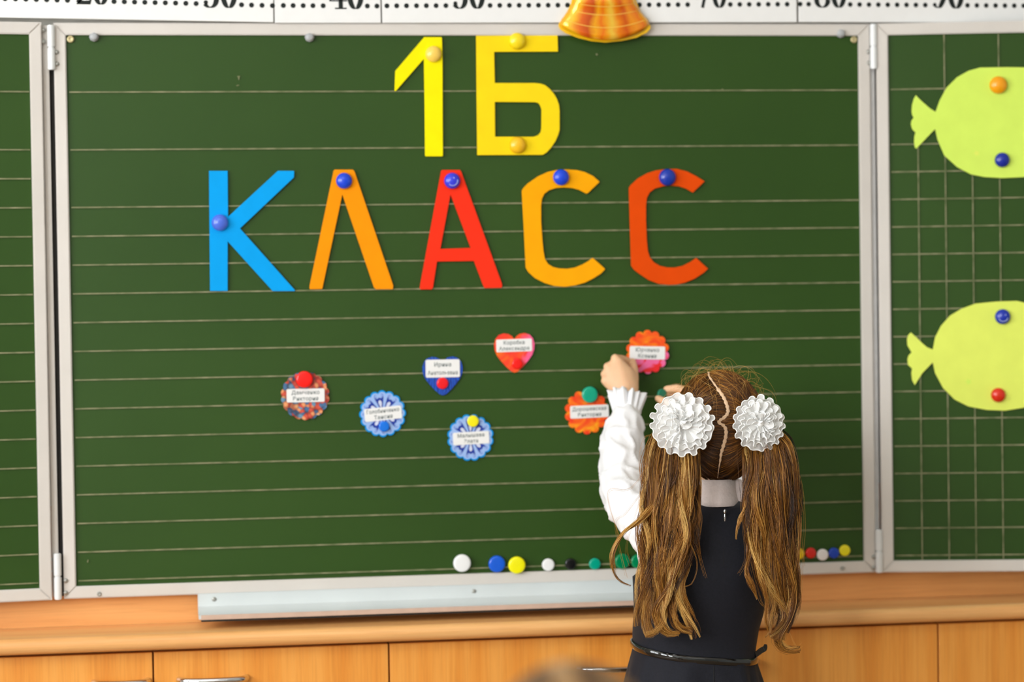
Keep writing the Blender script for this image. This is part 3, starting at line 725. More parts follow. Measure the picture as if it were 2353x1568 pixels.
def badge(px, py, kind, Rpx, lab_px, l1, l2, rot_l, mt_, label, rot=0.0, lift=.0003, pts=None, ys=1.0):
    """lab_px: (cx, cy, w, h) of the white name label"""
    c = BP.hit(px, py); k = mpp(c); R = Rpx*k; mw = BP.mat(c, lift)
    if kind == 'heart': me = poly_solid(heart(pts[0]*k, pts[1]*k), [], .001, .0002)
    elif kind == 'snow': me = poly_solid(scallop(R, 16, .10, rot), [], .001, .0002)
    else: me = poly_solid(scallop(R, 14 if kind == 'flower' else 18, .13 if kind == 'flower' else .07, rot), [], .001, .0002)
    b = link('name_badge', me, mt_, None, mw); tag(b, label, 'name badge', 'name badges on the board')
    if kind == 'snow': snowflake(b, mw, R, rot)
    q = BP.hit(lab_px[0], lab_px[1]); lw, lh = lab_px[2]*k, lab_px[3]*k
    r_ = .0025; pr = []
    for sx_, sy_, a0 in ((1, 1, 0), (-1, 1, 90), (-1, -1, 180), (1, -1, 270)):
        for t in (0, 30, 60, 90):
            a = math.radians(a0+t); pr.append((sx_*(lw/2-r_)+r_*math.cos(a), sy_*(lh/2-r_)+r_*math.sin(a)))
    lm = BP.mat(q, lift+.0019, rot_l)
    lo = link('name_label', poly_solid(pr, [], .0004, .0001), M['paper'], b, lm)
    for tx, off in ((l1, .21), (l2, -.25)):
        tm = text_mesh(tx, lh*(.40 if lab_px[3] < 35 else .31), .0002)
        xsx = [v_.co.x for v_ in tm.vertices]; wtx = max(xsx)-min(xsx)
        if wtx > lw*.88:
            for v_ in tm.vertices: v_.co.x *= lw*.88/wtx
        tmw = BP.mat(q, lift+.0024, rot_l) @ T(Vector((0, lh*off, 0)))
        link('lettering', tm, M['ink_grey'], lo, tmw)
    return b
flo = pattern_mat('folk_flower'); mar = pattern_mat('marigold'); marp = pattern_mat('marigold_pink'); hb = pattern_mat('deep_blue'); hr = pattern_mat('ember_heart')
badge(701, 910, 'round', 56, (702, 909, 87, 31), 'Демченко', 'Виктория', 0, flo, 'round badge with a red and blue folk flower print, leftmost badge')
badge(879, 951, 'snow', 54, (880, 951, 86, 30), 'Голобниченко', 'Таисия', math.radians(5), blue_edge, 'blue lace rosette badge tilted slightly, second badge from the left', rot=math.radians(12))
badge(1081, 1006, 'snow', 54, (1082, 1007, 84, 29), 'Малышева', 'Злата', math.radians(2), blue_edge, 'blue lace rosette badge with a yellow magnet, lowest of the badges')
badge(1017, 864, 'heart', 46, (1017, 847, 79, 41), 'Ирина', 'Анатольевна', 0, hb, 'deep blue heart badge with a white name label', pts=(93, 90))
badge(1182, 811, 'heart', 46, (1181, 794, 83, 29), 'Коробка', 'Александра', math.radians(1), hr, 'orange and pink heart badge with a white name label', pts=(94, 92))
badge(1348, 947, 'flower', 52, (1354, 946, 90, 29), 'Дорошевская', 'Виктория', math.radians(1.5), mar, 'orange petal badge under a green magnet beside the white sleeve')
badge(1487, 809, 'flower', 51, (1486, 811, 83, 30), 'Юрченко', 'Ксения', math.radians(-2), marp, 'orange and pink petal badge held by the girl\'s left hand', lift=.004)

# ------------------------------------------------------------------ magnets
def dome_prof(r):
    p = [(r*.92, 0), (r, r*.10), (r, r*.28)]
    for a in range(10, 91, 10): p.append((max(r*math.cos(math.radians(a)), r*.02), r*.28+r*.62*math.sin(math.radians(a))))
    return p
def button_prof(r):
    return [(r*.9, 0), (r*.97, r*.05), (r, r*.2), (r*.99, r*.36), (r*.95, r*.47), (r*.88, r*.53), (r*.78, r*.55), (r*.5, r*.56), (r*.2, r*.565), (r*.02, r*.565)]
_mm = {}
def magnet(px, py, d, col, kind, label, plane=BP, lift=.003, smile=False, group=None):
    p = plane.hit(px, py); r = d*mpp(p)/2
    if col not in _mm: _mm[col] = shiny('magnet_plastic_%d' % len(_mm), col)
    o = link('round_magnet', lathe(dome_prof(r) if kind == 'dome' else button_prof(r), 36), _mm[col], None, plane.mat(p, lift))
    tag(o, label, 'magnet', group)
    if smile:
        zt = lambda x, y: r*.28+r*.62*math.sqrt(max(0, 1-(x*x+y*y)/(r*r)))+.0003
        wh = M['white_print']
        def arc(pts, w_):
            path = [(x*r, y*r, zt(x*r, y*r)) for x, y in pts]; return tube_mesh(path, w_, 5)
        v, f = arc([(.62*math.cos(math.radians(a)), .62*math.sin(math.radians(a))) for a in range(200, 345, 12)], .0006)
        link('printed_smile', mesh(v, f, True), wh, o, plane.mat(p, lift) @ Matrix.Rotation(math.radians(25 if smile == 1 else 0), 4, 'Z'))
        for sx_ in (-.28, .28):
            v, f = arc([(sx_, .14), (sx_, .22), (sx_, .32)], .0007)
            link('printed_eye', mesh(v, f, True), wh, o, plane.mat(p, lift) @ Matrix.Rotation(math.radians(25 if smile == 1 else 0), 4, 'Z'))
M['white_print'] = mat('white_print', (200, 215, 250), .5)
G1 = 'magnets pinning the card letters'; G2 = 'magnets on the name badges'; G3 = 'spare magnets along the lower edge'; G4 = 'magnets on the paper fish'
LL = LT+.0004
magnet(995, 125, 37, (255, 212, 96), 'dome', 'pale amber dome magnet on the numeral 1', lift=LL, group=G1)
magnet(1187, 95, 38, (255, 222, 24), 'dome', 'yellow dome magnet at the top of the letter Б', lift=LL, group=G1)
magnet(1188, 334, 38, (255, 196, 28), 'dome', 'orange yellow dome magnet at the foot of the letter Б', lift=LL, group=G1)
magnet(505, 512, 38, (78, 112, 225), 'dome', 'blue dome magnet on the light blue letter К', lift=LL, group=G1)
magnet(790, 416, 37, (14, 70, 220), 'dome', 'blue dome magnet at the top of the orange letter Л', lift=LL, group=G1)
magnet(1038, 416, 37, (52, 62, 225), 'dome', 'violet blue dome magnet with a smile on the red letter А', lift=LL, smile=1, group=G1)
magnet(1288, 408, 37, (12, 70, 225), 'dome', 'blue dome magnet on the amber letter С', lift=LL, group=G1)
magnet(1532, 408, 39, (8, 52, 170), 'dome', 'dark blue dome magnet on the rust orange letter С', lift=LL, group=G1)
magnet(2293, 196, 40, (255, 166, 8), 'dome', 'orange dome magnet at the top of the upper fish', PR, .0016, group=G4)
magnet(2302, 368, 34, (4, 40, 160), 'dome', 'blue dome magnet at the bottom of the upper fish', PR, .0016, group=G4)
magnet(2303, 728, 35, (12, 48, 176), 'dome', 'blue dome magnet with a smile on the lower fish', PR, .0016, smile=2, group=G4)
magnet(2293, 908, 33, (224, 44, 16), 'dome', 'red dome magnet at the bottom of the lower fish', PR, .0016, group=G4)
magnet(699, 872, 39, (255, 16, 6), 'button', 'large red magnet on the folk flower badge', lift=.0015, group=G2)
magnet(882, 980, 25, (0, 116, 232), 'button', 'blue magnet under the label of the tilted blue rosette badge', lift=.0021, group=G2)
magnet(1016, 881, 27, (244, 12, 26), 'button', 'small red magnet on the blue heart badge', lift=.0015, group=G2)
magnet(1086, 968, 27, (252, 240, 10), 'button', 'small yellow magnet on the lowest blue rosette badge', lift=.0021, group=G2)
magnet(1188, 836, 25, (250, 10, 4), 'button', 'small red magnet on the orange heart badge', lift=.0015, group=G2)
magnet(1354, 907, 38, (0, 168, 136), 'button', 'large teal magnet on the orange badge beside the sleeve', lift=.0015, group=G2)
magnet(1061, 1294, 41, (246, 246, 246), 'button', 'large white magnet, leftmost of the bottom row', lift=.0003, group=G3)
magnet(1141, 1296, 39, (0, 92, 220), 'button', 'large blue magnet beside the large yellow one in the bottom row', lift=.0003, group=G3)
magnet(1186, 1298, 40, (252, 244, 0), 'button', 'large yellow magnet in the bottom row, touching the frame', lift=.0042, group=G3)
magnet(1259, 1298, 29, (246, 246, 246), 'button', 'small white magnet left of the black one', lift=.0003, group=G3)
magnet(1310, 1296, 26, (16, 18, 20), 'button', 'small black magnet in the bottom row', lift=.0003, group=G3)
magnet(1366, 1296, 27, (0, 166, 138), 'button', 'small teal magnet right of the black one', lift=.0003, group=G3)
magnet(1429, 1290, 36, (0, 128, 78), 'button', 'large green magnet beside the hanging lock of hair', lift=.0003, group=G3)
magnet(1464, 1290, 32, (0, 140, 86), 'button', 'green magnet half hidden behind the white sleeve', lift=.0003, group=G3)
magnet(1835, 1273, 26, (236, 196, 10), 'button', 'small yellow magnet touching the right ponytail', lift=.0003, group=G3)
magnet(1862, 1271, 25, (222, 30, 14), 'button', 'small red magnet near the lower right corner', lift=.0003, group=G3)
magnet(1889, 1275, 27, (244, 238, 236), 'button', 'small white magnet near the lower right corner', lift=.0003, group=G3)
magnet(1915, 1271, 25, (8, 66, 190), 'button', 'small blue magnet near the lower right corner', lift=.0003, group=G3)
magnet(1940, 1265, 26, (246, 232, 20), 'button', 'small yellow magnet at the right end of the bottom row', lift=.0003, group=G3)
#PEOPLE
# ------------------------------------------------------------------ people
def ball(p, r, sub=2):
    bm = bmesh.new(); bmesh.ops.create_icosphere(bm, subdivisions=sub, radius=1)
    v = [Vector(p)+Vector((x.co.x*r[0], x.co.y*r[1], x.co.z*r[2])) if hasattr(r, '__len__') else Vector(p)+x.co*r for x in bm.verts]
    bm.free(); return v
def hull(bm, balls):
    """convex hull of a set of spheres added to bm"""
    pts = []
    for p, r in balls: pts += ball(p, r)
    b2 = bmesh.new(); vs = [b2.verts.new(p) for p in pts]
    res = bmesh.ops.convex_hull(b2, input=vs)
    kill = [g for g in res['geom_interior']+res['geom_unused'] if isinstance(g, bmesh.types.BMVert)]
    if kill: bmesh.ops.delete(b2, geom=list(set(kill)), context='VERTS')
    me = bpy.data.meshes.new('t'); b2.to_mesh(me); b2.free(); bm.from_mesh(me); bpy.data.meshes.remove(me)
def chain(bm, nodes):
    for i in range(len(nodes)-1): hull(bm, [nodes[i], nodes[i+1]])
def blob(bm, voxel, smooth=4, origin=None, disp=None):
    """fuse overlapping solids into one continuous smooth surface"""
    me = bpy.data.meshes.new('t'); bm.to_mesh(me); bm.free()
    o = bpy.data.objects.new('t', me); COL.objects.link(o)
    md = o.modifiers.new('r', 'REMESH'); md.mode = 'VOXEL'; md.voxel_size = voxel
    ms = o.modifiers.new('s', 'SMOOTH'); ms.iterations = smooth; ms.factor = .5
    dg = bpy.context.evaluated_depsgraph_get(); dg.update()
    out = bpy.data.meshes.new_from_object(o.evaluated_get(dg)); bpy.data.objects.remove(o); bpy.data.meshes.remove(me)
    if disp:
        nrm = [v.normal.copy() for v in out.vertices]
        for v, n in zip(out.vertices, nrm): v.co += n*disp(v.co)
    if origin is not None:
        for v in out.vertices: v.co -= origin
    out.polygons.foreach_set('use_smooth', [True]*len(out.polygons)); out.update(); return out
def tubes(name, paths, rads, tints, mt, parent, origin, n=3):
    """many hair strands: paths (N,K,3), rads (N,K), tints (N,K)"""
    N, K, _ = paths.shape
    tg = np.gradient(paths, axis=1); tg /= np.maximum(np.linalg.norm(tg, axis=2), 1e-9)[..., None]
    ref = np.array([.31, .84, .44]); a = np.cross(tg, ref); a /= np.maximum(np.linalg.norm(a, axis=2), 1e-9)[..., None]; b = np.cross(tg, a)
    V = np.stack([paths+rads[..., None]*(a*math.cos(2*math.pi*k/n)+b*math.sin(2*math.pi*k/n)) for k in range(n)], axis=2)  # N,K,n,3
    V = V.reshape(-1, 3)-np.array(origin)
    base = (np.arange(N)*K*n)[:, None, None]+(np.arange(K-1)*n)[None, :, None]+np.arange(n)[None, None, :]
    nx = (np.arange(N)*K*n)[:, None, None]+(np.arange(K-1)*n)[None, :, None]+((np.arange(n)+1) % n)[None, None, :]
    Q = np.stack([base, nx, nx+n, base+n], axis=-1).reshape(-1, 4)
    me = bpy.data.meshes.new('hair'); me.vertices.add(len(V)); me.vertices.foreach_set('co', V.astype(np.float32).ravel())
    me.loops.add(Q.size); me.loops.foreach_set('vertex_index', Q.astype(np.int32).ravel())
    me.polygons.add(len(Q)); me.polygons.foreach_set('loop_start', (np.arange(len(Q))*4).astype(np.int32))
    me.polygons.foreach_set('use_smooth', np.ones(len(Q), bool))
    me.update(calc_edges=True)
    at_ = me.attributes.new('tint', 'FLOAT', 'POINT'); at_.data.foreach_set('value', np.repeat(tints.reshape(-1), n).astype(np.float32))
    o = link(name, me, mt, parent, T(Vector(origin))); return o
def hair_mat(name, stops, rough=.38, spec=.5):
    m, nt, b = new_mat(name)
    a = nt.nodes.new('ShaderNodeAttribute'); a.attribute_name = 'tint'
    r = nt.nodes.new('ShaderNodeValToRGB'); e = r.color_ramp.elements
    e[0].position = stops[0][0]; e[0].color = lin(stops[0][1]); e[1].position = stops[-1][0]; e[1].color = lin(stops[-1][1])
    for p, c in stops[1:-1]: k = e.new(p); k.color = lin(c)
    nt.links.new(a.outputs['Fac'], r.inputs[0]); nt.links.new(r.outputs[0], b.inputs['Base Color'])
    b.inputs['Roughness'].default_value = rough; b.inputs['Specular IOR Level'].default_value = spec
    b.inputs['Sheen Weight'].default_value = .0
    return m
M['skin'] = mat('skin', (236, 190, 150), .5, .4, 0, .03, 30, sss=.25)
M['scalp'] = mat('scalp_skin', (232, 196, 160), .6, .3, 0, .04, 60)
M['hair'] = hair_mat('brown_hair', [(0, (42, 22, 6)), (.25, (86, 50, 14)), (.5, (148, 94, 32)), (.75, (204, 144, 62)), (1, (244, 200, 120))], .36, .38)
M['hair_cap'] = mat('brown_hair_base', (48, 30, 16), .55, .3, 0, .15, 60)
M['hair2'] = hair_mat('light_brown_hair', [(0, (70, 46, 22)), (.5, (140, 104, 62)), (1, (200, 166, 120))])
M['blouse'] = mat('white_cotton', (244, 244, 246), .8, .2, 0, .01, 40, bump=.15, bscale=400, sheen=.1)
M['collar'] = mat('cream_lace_collar', (238, 222, 216), .85, .2, 0, .04, 120, bump=.5, bscale=260)
M['navy'] = mat('navy_suiting', (25, 26, 34), .75, .25, 0, .15, 300, bump=.2, bscale=900, sheen=.05)
M['seam'] = mat('black_seam', (8, 8, 10), .8)
M['patent'] = mat('black_patent_leather', (10, 12, 12), .06, .6, coat=.6)
M['tights'] = mat('white_tights', (230, 228, 226), .8)
M['shoe'] = mat('black_shoe', (16, 16, 18), .3)
M['eye'] = mat('eye_white', (236, 236, 234), .2); M['iris'] = mat('iris', (60, 70, 60), .2); M['lip'] = mat('lip', (196, 110, 100), .5)

GY = -.36                                     # distance of the girl's axis in front of the board
K1 = mpp(at(1650, 1000, GY))
def g(px, py, y=GY): return at(px, py, y)
girl_root = g(1604, 1500); girl_root = Vector((girl_root.x, girl_root.y, 0))
girl = empty('person', girl_root, 'girl in navy pinafore and white blouse seen from behind, reaching up to the chalkboard', 'person')

# ---- body: one continuous surface
bm = bmesh.new()
def P(px, py, y, rpx): return (g(px, py, y), rpx*K1)
neck = g(1645, 1150); headc = g(1652, 985, GY+.012)
hull(bm, [(headc+Vector((0, -.012, .012)), (.068, .078, .076)), (headc+Vector((0, .03, -.004)), (.060, .062, .070)), (headc+Vector((0, .052, -.052)), (.034, .030, .032))])
hull(bm, [(headc+Vector((0, .045, -.045)), (.043, .04, .04)), (headc+Vector((0, .0, -.02)), (.055, .06, .06))])
hull(bm, [(headc+Vector((0, .098, -.004)), .007), (headc+Vector((0, .086, .028)), .006), (headc+Vector((0, .106, -.018)), .009), (headc+Vector((-.011, .09, -.022)), .006), (headc+Vector((.011, .09, -.022)), .006)])
for s in (-1, 1):
    hull(bm, [(headc+Vector((s*.069, .004, .006)), (.005, .014, .020)), (headc+Vector((s*.066, .008, -.012)), (.005, .009, .010))])
    hull(bm, [(headc+Vector((s*.034, .066, -.022)), .016), (headc+Vector((s*.02, .07, -.04)), .014)])
chain(bm, [(headc+Vector((0, -.005, -.06)), .036), (g(1643, 1120), .032), (g(1640, 1165), .036)])
hull(bm, [P(1580, 1215, GY, 48), P(1712, 1215, GY, 48), P(1640, 1180, GY, 36)])
hull(bm, [P(1560, 1240, GY, 56), P(1700, 1240, GY, 56), P(1572, 1330, GY, 70), P(1680, 1330, GY, 70)])
hull(bm, [P(1572, 1330, GY, 70), P(1680, 1330, GY, 70), P(1560, 1470, GY, 66), P(1640, 1470, GY, 66)])
hull(bm, [P(1560, 1470, GY, 66), P(1640, 1470, GY, 66), P(1550, 1600, GY, 78), P(1640, 1600, GY, 78)])
hipz = g(1590, 1620).z
legs = {}
for s, dx_ in ((-1, -.050), (1, .052)):
    hip = Vector((girl_root.x+dx_, GY, hipz)); knee = Vector((girl_root.x+dx_*1.05, GY+.012, .36)); ank = Vector((girl_root.x+dx_*1.1, GY-.012, .075))
    chain(bm, [(hip, .064), (knee+Vector((0, 0, .02)), .040)]); chain(bm, [(knee, .039), (knee+Vector((0, -.014, -.09)), .038), (ank, .024)])
    hull(bm, [(ank+Vector((0, -.012, -.045)), .024), (ank+Vector((0, .09, -.052)), .020), (ank, .024)]); legs[s] = (hip, knee, ank)
# arms
elL = g(1424, 1118, -.19); wrL = g(1440, 918, -.075)
chain(bm, [P(1520, 1225, GY+.01, 42), (elL, .030)]); chain(bm, [(elL, .029), ((elL+wrL)/2, .026), (wrL, .0185)])
elR = g(1712, 1120, -.17); wrR = g(1612, 935, -.105)
chain(bm, [P(1765, 1225, GY+.01, 40), (elR, .030)]); chain(bm, [(elR, .029), ((elR+wrR)/2, .026), (wrR, .0185)])
# left hand, back of the hand towards the room, knuckles to the left, thumb up on the right
def H(px, py, y, r): return (g(px, py, y), r)
hy = -.055
hull(bm, [H(1439, 905, -.068, .0155), H(1452, 905, -.066, .0135), H(1420, 832, -.052, .0100), H(1399, 846, -.050, .0095), H(1442, 862, -.052, .0145), H(1395, 872, -.050, .0085)])
hull(bm, [H(1430, 905, -.066, .0125), H(1393, 870, -.050, .0085), H(1395, 880, -.05, .0085), H(1448, 900, -.064, .013)])
for (kx, ky, mx_, my, tx, ty, r) in ((1413, 824, 1432, 829, 1452, 838, .0080), (1396, 843, 1410, 836, 1430, 846, .0078), (1389, 860, 1402, 852, 1424, 858, .0074), (1389, 876, 1402, 868, 1422, 870, .0068)):
    chain(bm, [H(kx, ky, -.050, r), H(mx_, my, -.024, r*.93), H(tx, ty, -.013, r*.85)])
for kx, ky in ((1411, 819), (1392, 839), (1386, 857), (1387, 874)): chain(bm, [H(kx+4, ky+3, -.053, .0062), H(kx+2, ky+2, -.050, .006)])
# index reaches the badge edge behind, thumb in front of it
chain(bm, [H(1413, 824, -.050, .0082), H(1432, 826, -.034, .0075), H(1452, 836, -.017, .0068), H(1458, 846, -.011, .006)])
chain(bm, [H(1452, 892, -.062, .0125), H(1455, 868, -.050, .0105), H(1456, 848, -.034, .0085), H(1453, 832, -.019, .0072)])
# right hand: thumb below and index above hold a magnet
hull(bm, [(wrR, .0165), H(1590, 925, -.090, .015), H(1578, 905, -.075, .0105), H(1580, 925, -.078, .0105), H(1590, 945, -.085, .0105)])
chain(bm, [H(1580, 902, -.078, .0095), H(1556, 893, -.074, .0080), H(1532, 895, -.068, .0068)])
chain(bm, [H(1584, 912, -.072, .0092), H(1562, 905, -.058, .0078), H(1540, 908, -.055, .0068)])
chain(bm, [H(1588, 925, -.070, .009), H(1572, 920, -.052, .0075), H(1560, 922, -.045, .0065)])
chain(bm, [H(1592, 938, -.072, .0085), H(1580, 938, -.055, .007), H(1570, 940, -.048, .006)])
chain(bm, [H(1588, 945, -.092, .0115), H(1550, 935, -.092, .0092), H(1526, 924, -.086, .0080), H(1512, 916, -.080, .0064)])
bo = Vector(girl_root)
body = link('body', blob(bm, .0024, 3, bo), M['skin'], girl, T(bo))
for s in (-1, 1):
    e = headc+Vector((s*.027, .078, .008))
    bm = bmesh.new(); bmesh.ops.create_uvsphere(bm, u_segments=16, v_segments=10, radius=.0115)
    eo = link('eye', from_bm(bm, True), M['eye'], body, T(e))
    link('iris', lathe([(.0055, 0), (.005, .0008), (.0005, .001)], 16), M['iris'], body, Matrix(((1, 0, 0), (0, 0, 1), (0, -1, 0))).transposed().to_4x4().inverted() if False else T(e+Vector((0, .0112, 0))) @ Matrix.Rotation(-math.pi/2, 4, 'X'))
    v, f = tube_mesh([headc+Vector((s*x, .088-abs(x-.025)*.35, .026+.004*math.sin((x-.012)/.028*math.pi))) for x in np.linspace(.012, .042, 8)], .0016, 6)
    link('eyebrow', mesh(v, f, True), M['hair_cap'], body)
v, f = tube_mesh([headc+Vector((x, .094-abs(x)*.5, -.040+.003*(x/.018)**2)) for x in np.linspace(-.018, .018, 11)], [.001+.0025*math.cos(x*math.pi/2) for x in np.linspace(-1, 1, 11)], 8)
link('mouth', mesh(v, f, True), M['lip'], body)

# ---- head hair: an ellipsoid shell combed from the parting to the two bunches
HC = np.array(g(1652, 982, GY)); HA = np.array([104*K1, .094, 129*K1])
def ell_hit(px, py, sc=1.0):
    d = np.array(ray(px, py)); o = (np.array(CAM)-HC)/(HA*sc); dd = d/(HA*sc)
    a = dd@dd; b = 2*o@dd; c = o@o-1; q = b*b-4*a*c
    if q < 0: return None
    t = (-b-math.sqrt(q))/(2*a); u = o+dd*t; return u/np.linalg.norm(u)
def ell_pt(u, off=0.0):
    u = np.asarray(u); 
    # nape lobe: the hair narrows and drops a little at the back of the neck
    nrm = u/HA; nrm = nrm/np.linalg.norm(nrm, axis=-1, keepdims=True)
    return HC+u*HA+nrm*off
part_px = [(1630, 866), (1641, 882), (1653, 899), (1662, 912), (1668, 925), (1672, 938), (1672, 950), (1664, 960), (1654, 968), (1652, 972), (1662, 978), (1668, 988), (1668, 1002), (1665, 1016), (1661, 1030), (1657, 1044), (1655, 1060), (1652, 1076), (1649, 1098)]
pu = [ell_hit(*p) for p in part_px]; pu = [u for u in pu if u is not None]
# continue over the top towards the forehead
u0 = pu[0]
front_ = [np.array([u0[0]*(1-t)+.0*t, 0, 0])+np.array([0, math.sin(-math.pi/2*0+t*1.25+math.atan2(u0[1], u0[2])), math.cos(t*1.25+math.atan2(u0[1], u0[2]))])*math.sqrt(max(0, 1-(u0[0]*(1-t))**2)) for t in (1, .8, .6, .4, .2)]
PARTU = np.array(catmull(front_+pu, 5)); PARTU /= np.linalg.norm(PARTU, axis=1, keepdims=True)
nP = len(PARTU)
def part_x(u):            # parting x for the same 'latitude' along the mid circle
    ang = math.atan2(-u[1], u[2]); A = np.arctan2(-PARTU[:, 1], PARTU[:, 2]); i = int(np.argmin(np.abs(A-ang))); return PARTU[i, 0]
bm = bmesh.new(); bmesh.ops.create_uvsphere(bm, u_segments=64, v_segments=40, radius=1)
kill = [v for v in bm.verts if v.co.y > .42 and v.co.z < .50 or (v.co.z < -.62 and v.co.y > -.2)]
bmesh.ops.delete(bm, geom=kill, context='VERTS')
for v in bm.verts:
    s = .985
    if v.co.z < -.6: s *= 1-.10*(-.6-v.co.z)/.4
    v.co = Vector(HC)+Vector((v.co.x*HA[0]*s, v.co.y*HA[1]*s, v.co.z*HA[2]*.985))-Vector(HC)
hairtop = link('hair', from_bm(bm, True), M['hair_cap'], girl, T(Vector(HC)))
md = hairtop.modifiers.new('s', 'SOLIDIFY'); md.thickness = .004
hairtop['label'] = 'brown hair combed from a zigzag parting into two bunches'
# parting strip
v = []; f = []
for i in range(nP):
    t = PARTU[min(i+1, nP-1)]-PARTU[max(i-1, 0)]; n_ = np.cross(t, PARTU[i]); n_ /= np.linalg.norm(n_)
    wd = .0019*(1+.25*math.sin(i*1.7))*(1 if i < nP-22 else max(.15, (nP-i)/22))*(.55 if i < 34 else 1)
    for s in (-1.6, -1, 0, 1, 1.6):
        v.append(Vector(ell_pt(PARTU[i]))+Vector(n_*wd*s)+Vector(PARTU[i]/HA/np.linalg.norm(PARTU[i]/HA))*(.0012-.0012*(abs(s) > 1.5)))
for i in range(nP-1):
    for k in range(4): a = i*5+k; f.append((a, a+1, a+6, a+5))
sc_ = link('parting', mesh(v, f, True, Vector(HC)), M['scalp'], hairtop, T(Vector(HC))); sc_['label'] = 'pale zigzag parting'
rootL = ell_hit(1572, 980); rootR = ell_hit(1736, 978)
rootR = rootR if rootR is not None else np.array([.8, -.6, 0.])
def slerp(a, b, t):
    om = np.arccos(np.clip((a*b).sum(-1), -1, 1)); so = np.sin(om)[..., None]; om = om[..., None]
    return (np.sin((1-t)*om)*a+np.sin(t*om)*b)/so
def scalp_strands():
    N = 7000; seeds = []; side = []
    while len(seeds) < N:
        if rng.random() < .42:
            i = rng.integers(0, nP); s = rng.choice([-1, 1]); t = PARTU[min(i+1, nP-1)]-PARTU[max(i-1, 0)]
            n_ = np.cross(t, PARTU[i]); n_ /= np.linalg.norm(n_)
            if n_[0]*s < 0: n_ = -n_
            u = PARTU[i]+n_*(.024+abs(rng.normal(0, .012)) if rng.random() < .7 else rng.uniform(.008, .04))
        else:
            u = rng.normal(size=3); u /= np.linalg.norm(u)
            if (u[1] > .40 and u[2] < .50) or (u[2] < -.97) or (u[2] < -.6 and u[1] > -.15): continue
            s = -1 if u[0] < part_x(u) else 1
            if u[2] < -.8: s = -1 if u[0] < 0 else 1
        u = u/np.linalg.norm(u); seeds.append(u); side.append(s)
    S = np.array(seeds); side = np.array(side)
    E = np.where(side[:, None] < 0, rootL, rootR)+rng.normal(size=(N, 3))*.035; E /= np.linalg.norm(E, axis=1, keepdims=True)
    K = 14; ts = np.linspace(0, 1, K)
    U = np.stack([slerp(S, E, t) for t in ts], 1)
    # sag the comb lines slightly so that they curve like pulled hair
    dst = np.linalg.norm(S-E, axis=1)
    sag = (np.sin(ts*math.pi)[None, :]*.10*dst[:, None])
    U[:, :, 2] -= sag*np.sign(S[:, 2]-E[:, 2])[:, None]*-.6
    U /= np.linalg.norm(U, axis=2, keepdims=True)
    off = (.0006+rng.random(N)[:, None]*.0022)*np.sin(np.clip(ts, .03, 1)*math.pi*.5)[None, :]**.5+.0012*np.sin(ts*math.pi*rng.uniform(1, 3, N)[:, None])*rng.random(N)[:, None]
    NR = U/HA; NR /= np.linalg.norm(NR, axis=2, keepdims=True)
    sc = np.where(U[..., 2:] < -.6, 1-.10*(-.6-U[..., 2:])/.4, 1.0)
    sc = np.concatenate([sc, sc, np.ones_like(sc)], -1)
    Pth = HC+U*HA*sc+NR*off[..., None]
    R = np.full((N, K), .00042)*rng.uniform(.7, 1.4, N)[:, None]; R[:, 0] *= .5
    tint = np.clip(rng.normal(.20, .15, N)[:, None]+.10*np.clip(U[..., 2]+.1, 0, 1)+.08*np.sin(ts*6)[None, :]*rng.random(N)[:, None], 0, 1)
    tubes('hair_strands', Pth, R, tint, M['hair'], hairtop, HC)['kind'] = 'stuff'
scalp_strands()
def flyaways(n=230):
    K = 12; ts = np.linspace(0, 1, K); P_ = []
    for i in range(n):
        while True:
            u = rng.normal(size=3); u /= np.linalg.norm(u)
            if u[2] > .15 and u[1] > -.75: break
        p = ell_pt(u); nn = u/HA; nn /= np.linalg.norm(nn); tdir = np.cross(nn, rng.normal(size=3)); tdir /= np.linalg.norm(tdir)
        L = rng.uniform(.02, .075)
        P_.append(p+nn*(.002+np.sin(ts*math.pi*.8)[:, None]*rng.uniform(.004, .024))+tdir*(ts[:, None]*L)+np.array([0, 0, -1])*(ts[:, None]**2*L*.3)+rng.normal(size=3)*np.sin(ts*5)[:, None]*.0015)
    P_ = np.array(P_); tubes('flyaway_hair', P_, np.full((n, K), .00016)*np.linspace(1.2, .5, K)[None, :], np.full((n, K), .8)+rng.normal(0, .1, (n, 1)), M['hair'], hairtop, HC)['kind'] = 'stuff'
flyaways()

